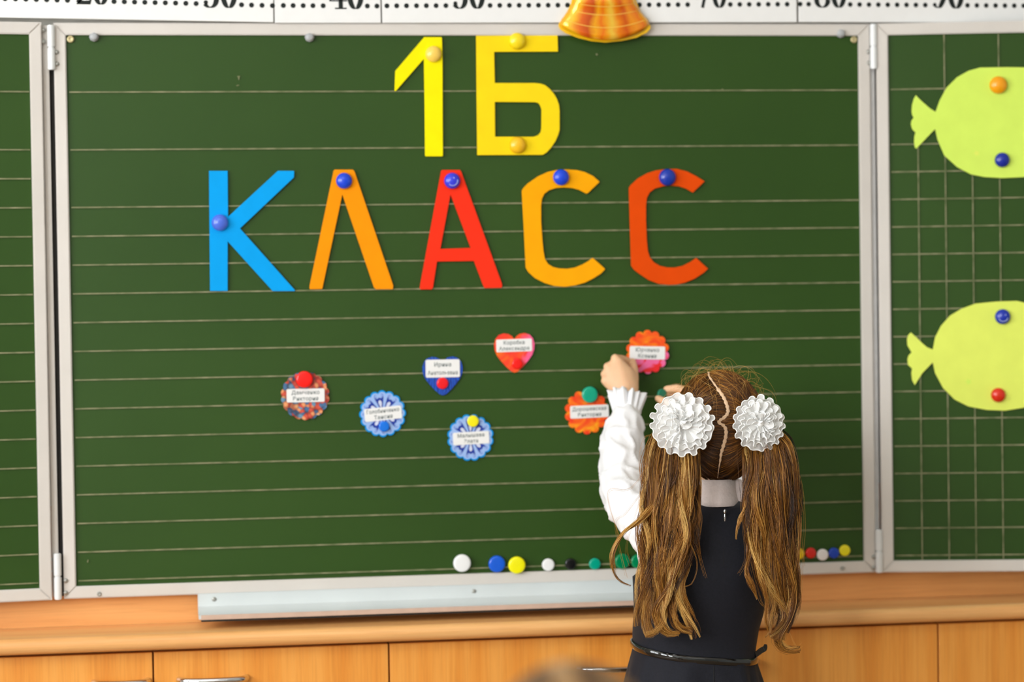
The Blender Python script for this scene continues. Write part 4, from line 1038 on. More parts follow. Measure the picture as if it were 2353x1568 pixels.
# ---- ponytails: locks drawn one by one
def ponytail(name, locks, label, n_str, stray, seed):
    r_ = np.random.default_rng(seed); A = []; R = []; TT = []; K = 40
    for (pts, r0, r1, depth, bright, share) in locks:
        C = np.array([list(at(px, py, y)) for px, py, y in pts]); C = np.array(catmull(C, 10))
        # resample to K
        s = np.r_[0, np.cumsum(np.linalg.norm(np.diff(C, axis=0), axis=1))]; tt = np.linspace(0, s[-1], K)
        C = np.stack([np.interp(tt, s, C[:, j]) for j in range(3)], 1); ts = np.linspace(0, 1, K)
        n = int(n_str*share)
        env = np.interp(ts, [0, .12, .45, .8, 1], [.55*r0, r0, (r0*.62+r1*.38), r1*.95, r1*.65])
        nc = max(3, int(26*share)); ca = r_.uniform(0, 2*math.pi, nc); cr_ = np.sqrt(r_.random(nc))
        cph = r_.uniform(0, 6.28, nc); cfr = r_.uniform(1.3, 2.6, nc); camp = r_.uniform(.4, 1.3, nc); ctint = r_.normal(-.03, .2, nc); clen = np.clip(r_.normal(.88, .13, nc), .5, 1.05)
        k = r_.integers(0, nc, n)
        grow = np.interp(ts, [0, .15, .5, 1], [0, .25, .8, 1.0])[None, :]
        wav = np.sin(cfr[k][:, None]*ts[None, :]*6.28+cph[k][:, None])
        wav2 = np.cos(cfr[k][:, None]*ts[None, :]*6.28*.9+cph[k][:, None]*1.7)
        amp = (.0068 if share > .3 else .0022)*camp[k][:, None]
        # strands gather into their clump towards the tip
        ang = r_.uniform(0, 2*math.pi, n); rr = np.sqrt(r_.random(n))*np.where(r_.random(n) < .12, 2.4, 1)
        sub = np.interp(ts, [0, .3, .8, 1], [.0065, .0042, .0024, .0007])[None, :]*(1 if share > .3 else .55)
        ox = env[None, :]*(cr_*np.cos(ca))[k][:, None]+amp*grow*wav+sub*(rr*np.cos(ang))[:, None]
        oy = (env[None, :]*(cr_*np.sin(ca))[k][:, None]*depth)+amp*grow*wav2+sub*(rr*np.sin(ang))[:, None]
        fz = r_.uniform(0, 6.28, n); ox = ox+.0009*np.sin(r_.uniform(3, 9, n)[:, None]*ts[None, :]*3+fz[:, None])*grow
        lenf = np.clip(clen[k]+r_.normal(0, .035, n), .5, 1.06)
        idx = np.clip(lenf[:, None]*ts[None, :]*(K-1), 0, K-1); i0 = np.floor(idx).astype(int); i1 = np.minimum(i0+1, K-1); w_ = (idx-i0)[..., None]
        Cc = C[i0]*(1-w_)+C[i1]*w_
        tg = np.gradient(C, axis=0); tg /= np.linalg.norm(tg, axis=1)[:, None]
        side = np.cross(tg, np.array([0, 1., 0])); side /= np.maximum(np.linalg.norm(side, axis=1), 1e-6)[:, None]
        Sd = side[i0]*(1-w_)+side[i1]*w_
        Pp = Cc+Sd*ox[..., None]+np.array([0, 1., 0])*oy[..., None]
        A.append(Pp); R.append(np.full((n, K), .00027)*r_.uniform(.6, 1.5, n)[:, None]*np.interp(ts, [0, .75, 1], [1, 1, .25])[None, :])
        TT.append(np.clip(bright+ctint[k][:, None]+r_.normal(0, .14, n)[:, None]+np.interp(ts, [0, .2, .5, 1], [.12, .03, .0, .10])[None, :], 0, 1))
    A = np.concatenate(A); R = np.concatenate(R); TT = np.concatenate(TT); o = A.mean(axis=(0, 1))
    ob = tubes(name, A, R, TT, M['hair'], girl, o); ob['label'] = label
    # single strays
    P_ = []; 
    for pts in stray:
        C = np.array(catmull([list(at(px, py, y)) for px, py, y in pts], 10)); s = np.r_[0, np.cumsum(np.linalg.norm(np.diff(C, axis=0), axis=1))]
        tt = np.linspace(0, s[-1], K)
        for j in range(3):
            C2 = np.stack([np.interp(tt, s, C[:, j2]) for j2 in range(3)], 1)+np.linspace(.2, 1, K)[:, None]*r_.normal(0, .0022, 3); P_.append(C2)
    tubes('stray_hair', np.array(P_), np.full((len(P_), K), .00013), np.full((len(P_), K), .72), M['hair'], ob, o)['kind'] = 'stuff'
    return ob
yb = GY-.115
Z = yb
lockL = [
 ([(1560, 985, Z+.03), (1545, 1040, Z+.014), (1532, 1120, Z-.005), (1520, 1200, Z-.005), (1505, 1290, Z), (1492, 1370, Z), (1486, 1430, Z), (1496, 1462, Z-.01)], .030, .010, .7, .55, 1.5),
 ([(1575, 990, Z+.03), (1572, 1050, Z+.012), (1572, 1120, Z-.004), (1562, 1200, Z-.008), (1556, 1280, Z-.008), (1560, 1350, Z-.008), (1572, 1400, Z-.01), (1590, 1440, Z-.012), (1600, 1466, Z-.014)], .026, .006, .7, .50, 1.2),
 ([(1545, 985, Z+.03), (1512, 1050, Z+.012), (1502, 1120, Z), (1496, 1200, Z), (1484, 1290, Z+.004), (1478, 1360, Z+.004), (1474, 1400, Z+.004), (1478, 1440, Z)], .024, .008, .7, .62, 1.1),
 ([(1585, 1000, Z+.03), (1590, 1070, Z+.01), (1597, 1140, Z+.005), (1592, 1210, Z), (1575, 1290, Z-.004), (1552, 1370, Z-.01), (1548, 1410, Z-.012), (1560, 1440, Z-.016), (1590, 1450, Z-.02)], .016, .0035, .7, .40, .55),
 ([(1560, 1000, Z+.02), (1548, 1090, Z-.002), (1538, 1180, Z-.014), (1530, 1260, Z-.014), (1518, 1340, Z-.012), (1522, 1400, Z-.012), (1520, 1430, Z-.014), (1500, 1455, Z-.018), (1484, 1458, Z-.02)], .020, .005, .6, .70, .8),
 ([(1560, 1000, Z+.02), (1560, 1100, Z-.012), (1566, 1200, Z-.016), (1552, 1290, Z-.016), (1530, 1360, Z-.014), (1510, 1410, Z-.014), (1530, 1455, Z-.018), (1562, 1462, Z-.02)], .016, .004, .6, .66, .6),
 ([(1548, 1000, Z+.02), (1522, 1080, Z+.008), (1505, 1150, Z-.008), (1470, 1195, Z-.02), (1432, 1225, Z-.03), (1408, 1270, Z-.03), (1410, 1310, Z-.03), (1425, 1335, Z-.028), (1450, 1347, Z-.026)], .006, .0022, .6, .58, .22),
 ([(1575, 1020, Z+.02), (1580, 1120, Z), (1588, 1200, Z-.006), (1598, 1260, Z-.006), (1603, 1300, Z-.004)], .012, .004, .6, .36, .35),
]
strayL = [[(1560, 1010, Z), (1570, 1200, Z-.02), (1600, 1290, Z-.02), (1590, 1340, Z-.02), (1570, 1350, Z-.02)], [(1500, 1050, Z), (1450, 1120, Z-.02), (1400, 1125, Z-.03), (1398, 1160, Z-.03), (1420, 1230, Z-.03)],
 [(1500, 1100, Z), (1440, 1180, Z-.02), (1415, 1210, Z-.03), (1440, 1330, Z-.03)], [(1500, 1000, Z), (1480, 1010, Z), (1470, 1060, Z), (1478, 1120, Z)], [(1580, 1100, Z), (1610, 1180, Z-.01), (1604, 1260, Z-.01), (1620, 1330, Z-.01)],
 [(1496, 1040, Z+.014), (1486, 1100, Z), (1462, 1180, Z), (1440, 1260, Z), (1450, 1300, Z)]]
ponytail('ponytail', lockL, 'long wavy light brown left ponytail with curled ends', 760, strayL, 3)
lockR = [
 ([(1745, 985, Z+.04), (1765, 1040, Z+.01), (1772, 1110, Z), (1780, 1190, Z), (1782, 1270, Z), (1794, 1340, Z), (1802, 1400, Z), (1785, 1450, Z-.005)], .028, .010, .7, .34, 1.4),
 ([(1760, 985, Z+.04), (1795, 1040, Z+.012), (1812, 1110, Z+.004), (1816, 1190, Z), (1814, 1270, Z), (1820, 1340, Z), (1822, 1390, Z), (1808, 1435, Z), (1797, 1470, Z-.005)], .022, .009, .7, .36, 1.1),
 ([(1735, 1000, Z+.04), (1742, 1060, Z+.01), (1738, 1130, Z), (1742, 1200, Z-.005), (1755, 1280, Z-.005), (1768, 1340, Z-.005), (1790, 1380, Z-.005), (1805, 1420, Z-.01), (1790, 1455, Z-.014), (1775, 1470, Z-.014)], .022, .006, .7, .50, .9),
 ([(1735, 1000, Z+.03), (1735, 1080, Z), (1722, 1150, Z-.008), (1728, 1230, Z-.01), (1742, 1300, Z-.01), (1760, 1350, Z-.01), (1772, 1385, Z-.01), (1768, 1430, Z-.014), (1775, 1470, Z-.014)], .014, .004, .6, .64, .45),
 ([(1760, 1000, Z+.03), (1778, 1100, Z-.008), (1790, 1200, Z-.012), (1800, 1300, Z-.012), (1815, 1370, Z-.01), (1808, 1420, Z-.01), (1790, 1470, Z-.014), (1806, 1494, Z-.018), (1838, 1496, Z-.02)], .018, .0035, .6, .42, .55),
 ([(1760, 1020, Z+.02), (1796, 1110, Z-.006), (1800, 1200, Z-.01), (1800, 1290, Z-.01), (1812, 1360, Z-.01), (1822, 1400, Z-.008), (1800, 1450, Z-.01)], .018, .006, .6, .28, .6),
 ([(1725, 1110, Z), (1712, 1165, Z-.01), (1696, 1210, Z-.012), (1692, 1240, Z-.012)], .004, .0015, .6, .55, .08),
 ([(1738, 1190, Z), (1722, 1270, Z-.01), (1718, 1310, Z-.01), (1726, 1345, Z-.012), (1738, 1378, Z-.012)], .006, .002, .6, .50, .14),
 ([(1770, 1300, Z), (1780, 1380, Z-.006), (1768, 1420, Z-.01), (1770, 1450, Z-.012), (1760, 1466, Z-.012)], .006, .002, .6, .55, .16),
]
strayR = [[(1800, 1010, Z+.02), (1840, 1100, Z), (1850, 1200, Z), (1846, 1270, Z), (1842, 1360, Z)], [(1790, 1010, Z+.02), (1838, 1120, Z), (1842, 1220, Z), (1850, 1300, Z)], [(1730, 1100, Z), (1708, 1180, Z-.01), (1716, 1280, Z-.01), (1700, 1320, Z-.01)],
 [(1770, 1000, Z+.03), (1812, 1060, Z+.01), (1838, 1140, Z), (1848, 1180, Z)], [(1800, 1400, Z), (1812, 1450, Z-.01), (1830, 1490, Z-.02), (1842, 1484, Z-.02)], [(1735, 1150, Z), (1715, 1230, Z-.01), (1745, 1370, Z-.01), (1760, 1400, Z-.01)]]
ponytail('ponytail', lockR, 'long wavy brown right ponytail with curled ends', 760, strayR, 9)

# ---- ruffled hair bows
def organza(lo=.34, hi=.46, nm='white_organza'):
    m, nt, b = new_mat(nm); out = nt.nodes['Material Output']
    b.inputs['Base Color'].default_value = (.97, .97, .96, 1); b.inputs['Roughness'].default_value = .45; b.inputs['Sheen Weight'].default_value = .2
    tl = nt.nodes.new('ShaderNodeBsdfTranslucent'); tl.inputs[0].default_value = lin((250, 250, 248))
    tp = nt.nodes.new('ShaderNodeBsdfTransparent')
    m1 = nt.nodes.new('ShaderNodeMixShader'); m1.inputs[0].default_value = .2
    nt.links.new(b.outputs[0], m1.inputs[1]); nt.links.new(tl.outputs[0], m1.inputs[2])
    m2 = nt.nodes.new('ShaderNodeMixShader')
    tc = nt.nodes.new('ShaderNodeTexCoord'); n = nt.nodes.new('ShaderNodeTexNoise'); n.inputs['Scale'].default_value = 900; nt.links.new(tc.outputs['Object'], n.inputs['Vector'])
    mr = nt.nodes.new('ShaderNodeMapRange'); mr.inputs[1].default_value = .3; mr.inputs[2].default_value = .7; mr.inputs[3].default_value = lo; mr.inputs[4].default_value = hi
    nt.links.new(n.outputs['Fac'], mr.inputs[0]); nt.links.new(mr.outputs[0], m2.inputs[0])
    nt.links.new(m1.outputs[0], m2.inputs[1]); nt.links.new(tp.outputs[0], m2.inputs[2]); nt.links.new(m2.outputs[0], out.inputs[0])
    return m
M['organza'] = organza(.24, .34); M['organza_inner'] = organza(.06, .14, 'white_organza_inner'); M['satin'] = mat('white_satin_edge', (252, 252, 248), .4, .4)
def bow(c, R, normal, seed, label):
    r_ = random.Random(seed); n_ = Vector(normal).normalized(); ux = n_.cross(Vector((0, 0, 1))).normalized()*-1; vy = n_.cross(ux)*1
    q = Matrix((ux, vy, n_)).transposed().to_4x4(); q.translation = c
    e = bpy.data.objects.new('hair_bow', None); COL.objects.link(e); e.matrix_world = q; e.parent = girl; e.matrix_parent_inverse = world_of(girl).inverted(); e['label'] = label
    e.empty_display_size = .02
    lay = [(1.02, .30, 17, .05, .0, M['organza']), (.84, .2, 15, .085, .08, M['organza_inner']), (.68, .12, 13, .11, .15, M['organza_inner']), (.52, .08, 11, .13, .21, M['organza_inner']), (.36, .04, 9, .15, .26, M['organza_inner']), (.2, .02, 6, .17, .30, M['organza_inner'])]
    for li, (ro, ri, nw, amp, lz, om) in enumerate(lay):
        NA = nw*20; NR = 7; v = []; f = []; edge = []
        ph = r_.uniform(0, 6.28); jx, jy = (r_.uniform(-.03, .03)*li*R, r_.uniform(-.03, .03)*li*R); a1, a2, p1, p2 = r_.uniform(.3, .5), r_.uniform(.2, .4), r_.uniform(0, 6.28), r_.uniform(0, 6.28)
        for i in range(NA):
            th = 2*math.pi*i/NA
            A = 1+a1*math.sin(3*th+p1)+a2*math.sin(5*th+p2)
            phi = nw*th+ph+.9*math.sin(2*th+p2)+(.6*li)*math.sin(3*th+p1)
            for j in range(NR):
                u = j/(NR-1)
                rad = R*(ri+(ro-ri)*u)*(1+amp*A*math.sin(phi)*u**1.4)
                tan = -.15/nw*2*math.sin(2*phi)*u*min(A, 1.3)
                z = R*(lz*.6+(.05 if li == 0 else .10)*u+amp*.75*A*math.cos(phi)*u)
                v.append(Vector((rad*math.cos(th+tan)+jx, rad*math.sin(th+tan)+jy, z)))
            edge.append(v[-1])
        for i in range(NA):
            for j in range(NR-1):
                a = i*NR+j; b_ = ((i+1) % NA)*NR+j; f.append((a, a+1, b_+1, b_))
        me = mesh(v, f, True); rf = link('ruffle', me, om, e, q)
        vv, ff = tube_mesh(edge+edge[:2], .0010 if li < 3 else .0007, 6, False)
        link('satin_edge', mesh(vv, ff, True), M['satin'], rf, q)
    bm = bmesh.new(); bmesh.ops.create_uvsphere(bm, u_segments=20, v_segments=12, radius=R*.13, matrix=T(Vector((0, 0, R*.17))))
    link('bow_centre', from_bm(bm, True), M['satin'], e, q)
bow(g(1568, 976, GY-.122), 67*K1, (-.16, -1, .12), 5, 'large ruffled white organza bow, left')
bow(g(1743, 974, GY-.116), 59*K1, (.16, -1, .08), 11, 'ruffled white organza bow, right')

# ---- blouse: sleeves, shoulders, collar
def B(px, py, y, rpx): return (g(px, py, y), rpx*K1)
bm = bmesh.new()
chain(bm, [B(1520, 1243, GY+.005, 56), B(1468, 1180, -.275, 64), B(1432, 1118, -.195, 57), B(1429, 1062, -.160, 55), B(1431, 1010, -.132, 53), B(1439, 968, -.108, 41), B(1440, 948, -.096, 35)])
hull(bm, [B(1520, 1243, GY+.005, 56), B(1502, 1285, GY, 40), B(1540, 1320, GY, 60)])
chain(bm, [B(1755, 1243, GY+.005, 52), B(1735, 1190, -.275, 54), B(1712, 1120, -.18, 52), B(1670, 1050, -.15, 50), B(1628, 962, -.12, 36)])
hull(bm, [B(1560, 1225, GY, 46), B(1720, 1225, GY, 46), B(1640, 1180, GY, 40)])
hull(bm, [B(1560, 1235, GY, 54), B(1710, 1235, GY, 54), B(1575, 1330, GY, 66), B(1690, 1330, GY, 66)])
def wr(c):
    p = Vector((c.x*26, c.y*18, c.z*15)); q2 = Vector((c.x*34+c.z*20, c.y*26, c.z*30-c.x*12))
    a = mnoise.noise(p); b_ = 1-abs(mnoise.noise(q2))*2
    return .0042*a+.0058*max(0, b_)**2-.0016
so = g(1480, 1150, -.28)
blouse = link('blouse', blob(bm, .0045, 5, so, wr), M['blouse'], girl, T(so))
def frill(p0, p1, r0, r1, n, name='cuff_frill'):
    ax = (p1-p0).normalized(); ux = ax.cross(Vector((0, 1, 0))).normalized(); vy = ax.cross(ux); v = []; f = []; NA = n*12; NR = 8; c = (p0+p1)/2
    for i in range(NA):
        th = 2*math.pi*i/NA
        for j in range(NR):
            u = j/(NR-1); w_ = math.sin(n*th+.8*math.sin(3*th)); rad = r0+(r1-r0)*u**1.2+.0068*w_*u*(1+.4*math.sin(5*th+1))
            tan = .5/n*math.sin(2*n*th)*u
            v.append(p0.lerp(p1, u)+(ux*math.cos(th+tan)+vy*math.sin(th+tan))*rad+ax*(.004*math.sin(2*th+1)*u)-c)
    for i in range(NA):
        for j in range(NR-1):
            a = i*NR+j; b_ = ((i+1) % NA)*NR+j; f.append((a, a+1, b_+1, b_))
    o = link(name, mesh(v, f, True), M['blouse'], blouse, T(c)); md = o.modifiers.new('s', 'SOLIDIFY'); md.thickness = .0008
    return o
frill(g(1440, 958, -.102), g(1441, 910, -.080), 30*K1, 40*K1, 13)
frill(g(1626, 958, -.118), g(1612, 940, -.106), 28*K1, 32*K1, 14)
# stand collar and the collar wing at the right
def collar():
    v = []; f = []; NA = 40; c = g(1641, 1130); rows = [(1160, 57, .050, .000), (1146, 52, .044, .003), (1125, 48, .041, .002), (1099, 47, .041, .0)]
    for (py, rpx, ry, bl) in rows:
        cc = g(1641, py, GY)
        for i in range(NA):
            a = 2*math.pi*i/NA; v.append(cc+Vector((rpx*K1*math.cos(a), -ry*math.sin(a), -.006*math.cos(a)*0+(.012 if math.sin(a) < -.2 else 0)*math.sin(a)))-c)
    for k in range(len(rows)-1):
        for i in range(NA): a, b_ = k*NA+i, k*NA+(i+1) % NA; f.append((a, b_, b_+NA, a+NA))
    o = link('collar', mesh(v, f, True), M['collar'], blouse, T(c)); md = o.modifiers.new('s', 'SOLIDIFY'); md.thickness = .002
    o['label'] = 'cream lace stand collar'
    for pts, y in (([(1678, 1112), (1688, 1101), (1702, 1102), (1714, 1116), (1720, 1134), (1712, 1152), (1700, 1156), (1690, 1146)], GY-.020), ([(1605, 1112), (1594, 1102), (1582, 1104), (1572, 1118), (1568, 1138), (1578, 1152), (1590, 1148)], GY-.020)):
        P0 = [at(px, py, y) for px, py in pts]; cc = sum(P0, Vector())/len(P0)
        me = poly_solid([((p-cc).x, (p-cc).z) for p in P0], [], .0022, .0008)
        w_ = link('collar_wing', me, M['collar'], blouse, T(cc) @ Matrix.Rotation(math.radians(62), 4, 'X') @ Matrix.Rotation(math.radians(28), 4, 'X'))
collar()
# ---- pinafore dress
def dress():
    rows = [(1153, 1594, 1694, .040), (1160, 1577, 1716, .052), (1174, 1556, 1738, .062), (1195, 1538, 1752, .072), (1230, 1530, 1758, .082), (1270, 1520, 1760, .088), (1300, 1494, 1762, .090), (1326, 1460, 1762, .090), (1350, 1462, 1757, .089), (1400, 1463, 1747, .085), (1450, 1460, 1736, .081), (1488, 1460, 1730, .080), (1500, 1457, 1729, .081), (1530, 1450, 1731, .086), (1568, 1442, 1739, .092), (1640, 1422, 1758, .105), (1730, 1402, 1782, .120), (1830, 1384, 1806, .132)]
    NA = 72; v = []; f = []; c = g(1610, 1400)
    for ri, (py, l, r, ry) in enumerate(rows):
        a0, b0 = g(l, py), g(r, py); cx_ = (a0.x+b0.x)/2; rx_ = (b0.x-a0.x)/2; z = (a0.z+b0.z)/2
        for i in range(NA):
            a = 2*math.pi*i/NA; ca, sa = math.cos(a), math.sin(a)
            ex = .85
            x = rx_*math.copysign(abs(ca)**ex, ca); y = -ry*math.copysign(abs(sa)**ex, sa)
            fold = 0
            if py > 1500: fold = .008*min(1, (py-1500)/200)*math.sin(7*a+.6)+.004*min(1, (py-1500)/100)*math.sin(15*a)
            fold += .0022*mnoise.noise(Vector((cx_*20+x*28, y*30, z*22)))
            zz = z
            if ri < 3: zz += -.006*(1-abs(ca))*(sa > 0)          # neckline dips at the zip
            v.append(Vector((cx_+x+ca*fold, GY+y-sa*fold*1.0, zz))-c)
    for k in range(len(rows)-1):
        for i in range(NA): a, b_ = k*NA+i, k*NA+(i+1) % NA; f.append((a, a+NA, b_+NA, b_))
    o = link('pinafore_dress', mesh(v, f, True), M['navy'], girl, T(c)); md = o.modifiers.new('s', 'SOLIDIFY'); md.thickness = .0025; md.offset = -1
    # helper: point on the back of the dress
    def back(px, py, lift=.0012):
        ys = [r[0] for r in rows]; l = np.interp(py, ys, [r[1] for r in rows]); r = np.interp(py, ys, [r[2] for r in rows]); ry = np.interp(py, ys, [r[3] for r in rows])
        s = (px-(l+r)/2)/((r-l)/2); s = max(-.999, min(.999, s)); ca = abs(s)**(1/.85); sa = math.sqrt(max(0, 1-ca*ca)); y = GY-ry*sa**.85
        p = g(px, py); return Vector((p.x, y-lift, p.z))
    def line(pts, rad, nm, mt, par=o):
        path = [Vector(p) for p in catmull([list(back(px, py)) for px, py in pts], 5)]
        v_, f_ = tube_mesh(path, rad, 6); return link(nm, mesh(v_, f_, True, c), mt, par, T(c))
    line([(1643, 1166), (1639, 1200), (1634, 1260), (1629, 1330), (1624, 1390), (1617, 1450), (1614, 1496)], .0008, 'back_seam', M['seam'])
    line([(1613, 1512), (1612, 1540), (1612, 1580), (1612, 1640)], .0008, 'skirt_seam', M['seam'])
    line([(1706, 1380), (1700, 1420), (1696, 1460), (1694, 1492)], .0006, 'dart_seam', M['seam'])
    line([(1505, 1390), (1512, 1430), (1516, 1480)], .0006, 'dart_seam', M['seam'])
    # zip pull
    p = back(1643, 1182, .004)
    bm = bmesh.new(); bmesh.ops.create_uvsphere(bm, u_segments=14, v_segments=8, radius=1, matrix=Matrix.Diagonal((.0018, .0012, .0085, 1)))
    bmesh.ops.create_uvsphere(bm, u_segments=10, v_segments=6, radius=1, matrix=T(Vector((0, -.0005, .0105))) @ Matrix.Diagonal((.0024, .0016, .004, 1)))
    z = link('zip_pull', from_bm(bm, True), M['chrome'], o, T(p)); z['label'] = 'small silver zip pull'
    # belt
    NA = 96; v = []; f = []; ys = [r[0] for r in rows]
    prof = [(-.0062, .0016), (-.0052, .0030), (0, .0036), (.0052, .0030), (.0062, .0016), (.0052, .0008), (-.0052, .0008)]
    for i in range(NA):
        a = 2*math.pi*i/NA; ca, sa = math.cos(a), math.sin(a)
        tpx = 1594+136*math.copysign(abs(ca)**.85, ca)
        s_ = ca; pyb = 1482+(s_+1)/2*27+ (6 if sa > 0 else -2)*abs(sa)**.7
        a0, b0 = g(1457, pyb), g(1730, pyb); cx_ = (a0.x+b0.x)/2; rx_ = (b0.x-a0.x)/2; ry = np.interp(pyb, ys, [r[3] for r in rows])
        for dz, off in prof:
            v.append(Vector((cx_+(rx_+off+.001)*math.copysign(abs(ca)**.85, ca), GY-(ry+off+.001)*math.copysign(abs(sa)**.85, sa), a0.z+(b0.z-a0.z)*(s_+1)/2+dz))-c)
    k = len(prof)
    for i in range(NA):
        for j in range(k): f.append((i*k+j, ((i+1) % NA)*k+j, ((i+1) % NA)*k+(j+1) % k, i*k+(j+1) % k))
    b = link('belt', mesh(v, f, True, None), M['patent'], o, T(c)); b['label'] = 'narrow black patent belt'
    # loose belt end pointing up on the right
    path = [at(px, py, GY-.02+dy) for px, py, dy in ((1722, 1512, -.01), (1733, 1507, -.016), (1748, 1496, -.02), (1757, 1490, -.02), (1759, 1481, -.02))]
    pth = catmull([list(p) for p in path], 6); v = []; f = []
    for i, p in enumerate(pth):
        p = Vector(p); t = Vector(pth[min(i+1, len(pth)-1)])-Vector(pth[max(i-1, 0)]); t.normalize(); nn = Vector((-t.z, 0, t.x)); hw = .0046 if i < len(pth)-8 else .0046-.0004*(i-len(pth)+8)
        for a_, d_ in ((hw, 0), (hw, -.0018), (-hw, -.0018), (-hw, 0)): v.append(p+nn*a_+Vector((0, d_, 0))-c)
    for i in range(len(pth)-1):
        for j in range(4): f.append((i*4+j, i*4+(j+1) % 4, (i+1)*4+(j+1) % 4, (i+1)*4+j))
    f.append((0, 1, 2, 3)); n0 = (len(pth)-1)*4; f.append((n0+3, n0+2, n0+1, n0))
    link('belt_end', mesh(v, f), M['patent'], b, T(c))
dress()
for s in (-1, 1):
    hip, knee, ank = legs[s]
    bm = bmesh.new(); chain(bm, [(hip, .067), (knee+Vector((0, 0, .02)), .043), (knee, .042), (knee+Vector((0, -.014, -.09)), .041), (ank, .027), (ank+Vector((0, 0, -.02)), .027)])
    link('tights_leg', blob(bm, .006, 3, knee), M['tights'], girl, T(knee))
    bm = bmesh.new()
    hull(bm, [(ank+Vector((0, -.014, -.042)), (.030, .028, .030)), (ank+Vector((0, .05, -.050)), (.034, .03, .022)), (ank+Vector((0, .095, -.053)), (.030, .03, .020))])
    hull(bm, [(ank+Vector((0, -.020, -.066)), (.026, .024, .008)), (ank+Vector((0, .10, -.066)), (.030, .028, .008))])
    link('shoe', blob(bm, .004, 3, ank), M['shoe'], girl, T(ank))
# magnet held in the right hand
hp = g(1519, 906, -.072); r = 13*K1
hm = link('round_magnet', lathe(button_prof(r), 32), shiny('dark_green_magnet', (0, 122, 92), .4), None, T(hp) @ Matrix.Rotation(math.radians(90), 4, 'X') @ Matrix.Rotation(math.radians(24), 4, 'Y'))
tag(hm, 'dark green magnet held between the fingers of the girl\'s right hand', 'magnet')

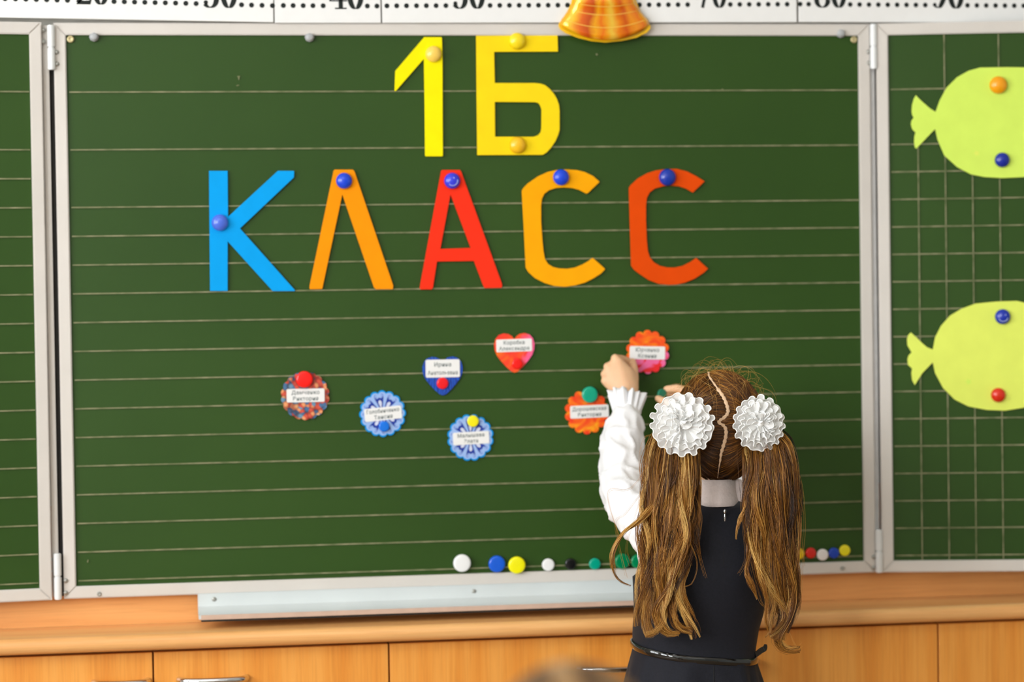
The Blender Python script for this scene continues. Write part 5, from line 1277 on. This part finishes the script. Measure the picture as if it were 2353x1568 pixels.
# ------------------------------------------------------------------ seated child in the foreground, only the top of the head in the picture
def second_child():
    dist = 1.93; hp = CAM+ray(1316, 1812)*(dist/ray(1316, 1812).dot(fwd)); c = hp; root = Vector((c.x, c.y-.02, 0))
    ch = empty('person', root, 'child with light brown hair sitting in the foreground, only the crown showing', 'person')
    bm = bmesh.new()
    V = Vector
    hull(bm, [(c+V((0, -.01, .0)), (.070, .080, .084)), (c+V((0, .03, -.01)), (.060, .062, .075)), (c+V((0, .05, -.07)), (.034, .03, .032))])
    hull(bm, [(c+V((0, .098, -.02)), .007), (c+V((0, .104, -.036)), .009), (c+V((0, .086, .01)), .006)])
    for s in (-1, 1): hull(bm, [(c+V((s*.071, .0, -.01)), (.005, .014, .02)), (c+V((s*.068, .004, -.026)), (.005, .01, .01))])
    sh = c+V((0, -.015, -.19)); seat = V((c.x, c.y-.03, .40))
    chain(bm, [(c+V((0, -.01, -.06)), .038), (sh, .042)])
    hull(bm, [(sh+V((-.09, 0, -.02)), .042), (sh+V((.09, 0, -.02)), .042), (seat+V((-.05, 0, .08)), .08), (seat+V((.05, 0, .08)), .08)])
    for s in (-1, 1):
        e = sh+V((s*.15, .06, -.18)); w_ = e+V((-s*.04, .17, .02))
        chain(bm, [(sh+V((s*.11, 0, -.02)), .034), (e, .028), (w_, .019)])
        hull(bm, [(w_, .017), (w_+V((0, .05, -.005)), (.030, .014, .010))])
        for k in range(4): chain(bm, [(w_+V((-.021+.014*k, .058, -.006)), .0075), (w_+V((-.023+.015*k, .085-.004*abs(k-1.5), -.014)), .0065), (w_+V((-.023+.015*k, .098-.004*abs(k-1.5), -.024)), .0058)])
        chain(bm, [(w_+V((-s*.02, .02, -.004)), .009), (w_+V((-s*.040, .05, -.012)), .0075)])
        kn = seat+V((s*.08, .30, .03)); an = V((kn.x, kn.y+.01, .07))
        chain(bm, [(seat+V((s*.06, 0, .05)), .066), (kn, .045), (an, .026)]); hull(bm, [(an, .024), (an+V((0, .08, -.045)), .02), (an+V((0, -.015, -.045)), .022)])
    b = link('body', blob(bm, .005, 3, root), M['skin'], ch, T(root))
    for s in (-1, 1):
        bm = bmesh.new(); bmesh.ops.create_uvsphere(bm, u_segments=12, v_segments=8, radius=.011); link('eye', from_bm(bm, True), M['eye'], b, T(c+V((s*.027, .080, -.008))))
    bm = bmesh.new()
    hull(bm, [(sh+V((-.09, 0, -.02)), .048), (sh+V((.09, 0, -.02)), .048), (sh+V((0, 0, .0)), .05), (seat+V((-.05, 0, .07)), .09), (seat+V((.05, 0, .07)), .09)])
    for s in (-1, 1):
        e = sh+V((s*.15, .06, -.18)); w_ = e+V((-s*.04, .17, .02)); chain(bm, [(sh+V((s*.11, 0, -.02)), .042), (e, .038), (e.lerp(w_, .9), .027)])
    link('shirt', blob(bm, .006, 4, sh, wr), M['blouse'], ch, T(sh))
    for s in (-1, 1):
        kn = seat+V((s*.08, .30, .03)); an = V((kn.x, kn.y+.01, .07))
        bm = bmesh.new(); chain(bm, [(seat+V((s*.055, 0, .055)), .073), (kn, .052), (an+V((0, 0, .03)), .045)]); link('trouser_leg', blob(bm, .007, 3, kn), M['navy'], ch, T(kn))
        bm = bmesh.new(); hull(bm, [(an+V((0, -.015, -.038)), .031), (an+V((0, .09, -.046)), .024), (an+V((0, .03, -.03)), .03)]); link('shoe', blob(bm, .005, 3, an), M['shoe'], ch, T(an))
    # hair
    A = np.array([.0765, .092, .094]); Cn = np.array(c)+np.array([0, -.008, .004])
    bm = bmesh.new(); bmesh.ops.create_uvsphere(bm, u_segments=40, v_segments=28, radius=1)
    bmesh.ops.delete(bm, geom=[v for v in bm.verts if (v.co.y > .4 and v.co.z < .5) or v.co.z < -.75], context='VERTS')
    for v in bm.verts: v.co = V((v.co.x*A[0], v.co.y*A[1], v.co.z*A[2]))
    hcap = link('hair', from_bm(bm, True), mat('light_brown_hair_base', (96, 66, 34), .6), ch, T(V(Cn))); hcap.modifiers.new('s', 'SOLIDIFY').thickness = .004
    N = 2600; K = 10; ts = np.linspace(0, 1, K); top = np.array([0, -.25, .97]); S = []
    r_ = np.random.default_rng(5)
    while len(S) < N:
        u = r_.normal(size=3); u /= np.linalg.norm(u)
        if (u[1] > .4 and u[2] < .45) or u[2] < -.7: continue
        S.append(u)
    S = np.array(S); P0 = np.stack([np.clip(r_.normal(0, .02, N), -.2, .2), r_.uniform(-.75, .6, N), np.ones(N)], 1); P0[:, 2] = np.sqrt(np.clip(1-P0[:, 1]**2-P0[:, 0]**2, 0, 1)); P0 /= np.linalg.norm(P0, axis=1, keepdims=True)
    U = np.stack([slerp(P0, S, t) for t in ts], 1); Pth = Cn+U*A*(1+.012+.03*r_.random(N)[:, None, None]*np.sin(ts*math.pi*.6)[None, :, None])
    tint = np.clip(.34+.34*np.sin(S[:, 0]*9+3.4)[:, None]*np.ones(K)[None, :]+r_.normal(0, .1, N)[:, None], 0, 1)
    tubes('hair_strands', Pth, np.full((N, K), .0006), tint, M['hair2'], hcap, Cn)['kind'] = 'stuff'
    # chair
    e = empty('school_chair', (seat.x, seat.y, 0), 'beech school chair under the seated child in the foreground', 'chair')
    box_obj('seat', (seat.x-.18, seat.y-.17, .355), (seat.x+.18, seat.y+.19, .372), M['top_wood'], e, .005)
    box_obj('backrest', (seat.x-.18, seat.y-.205, .56), (seat.x+.18, seat.y-.188, .70), M['top_wood'], e, .005)
    for s in (-1, 1):
        for k, yy in ((0, -.17), (1, .17)):
            path = [(seat.x+s*.17, seat.y+yy*1.1, 0), (seat.x+s*.15, seat.y+yy, .354)]+([(seat.x+s*.15, seat.y-.184, .66)] if k == 0 else [])
            v, f = tube_mesh([Vector(p) for p in path], .010, 10); link('leg', mesh(v, f, True), M['chrome'], e)
second_child()
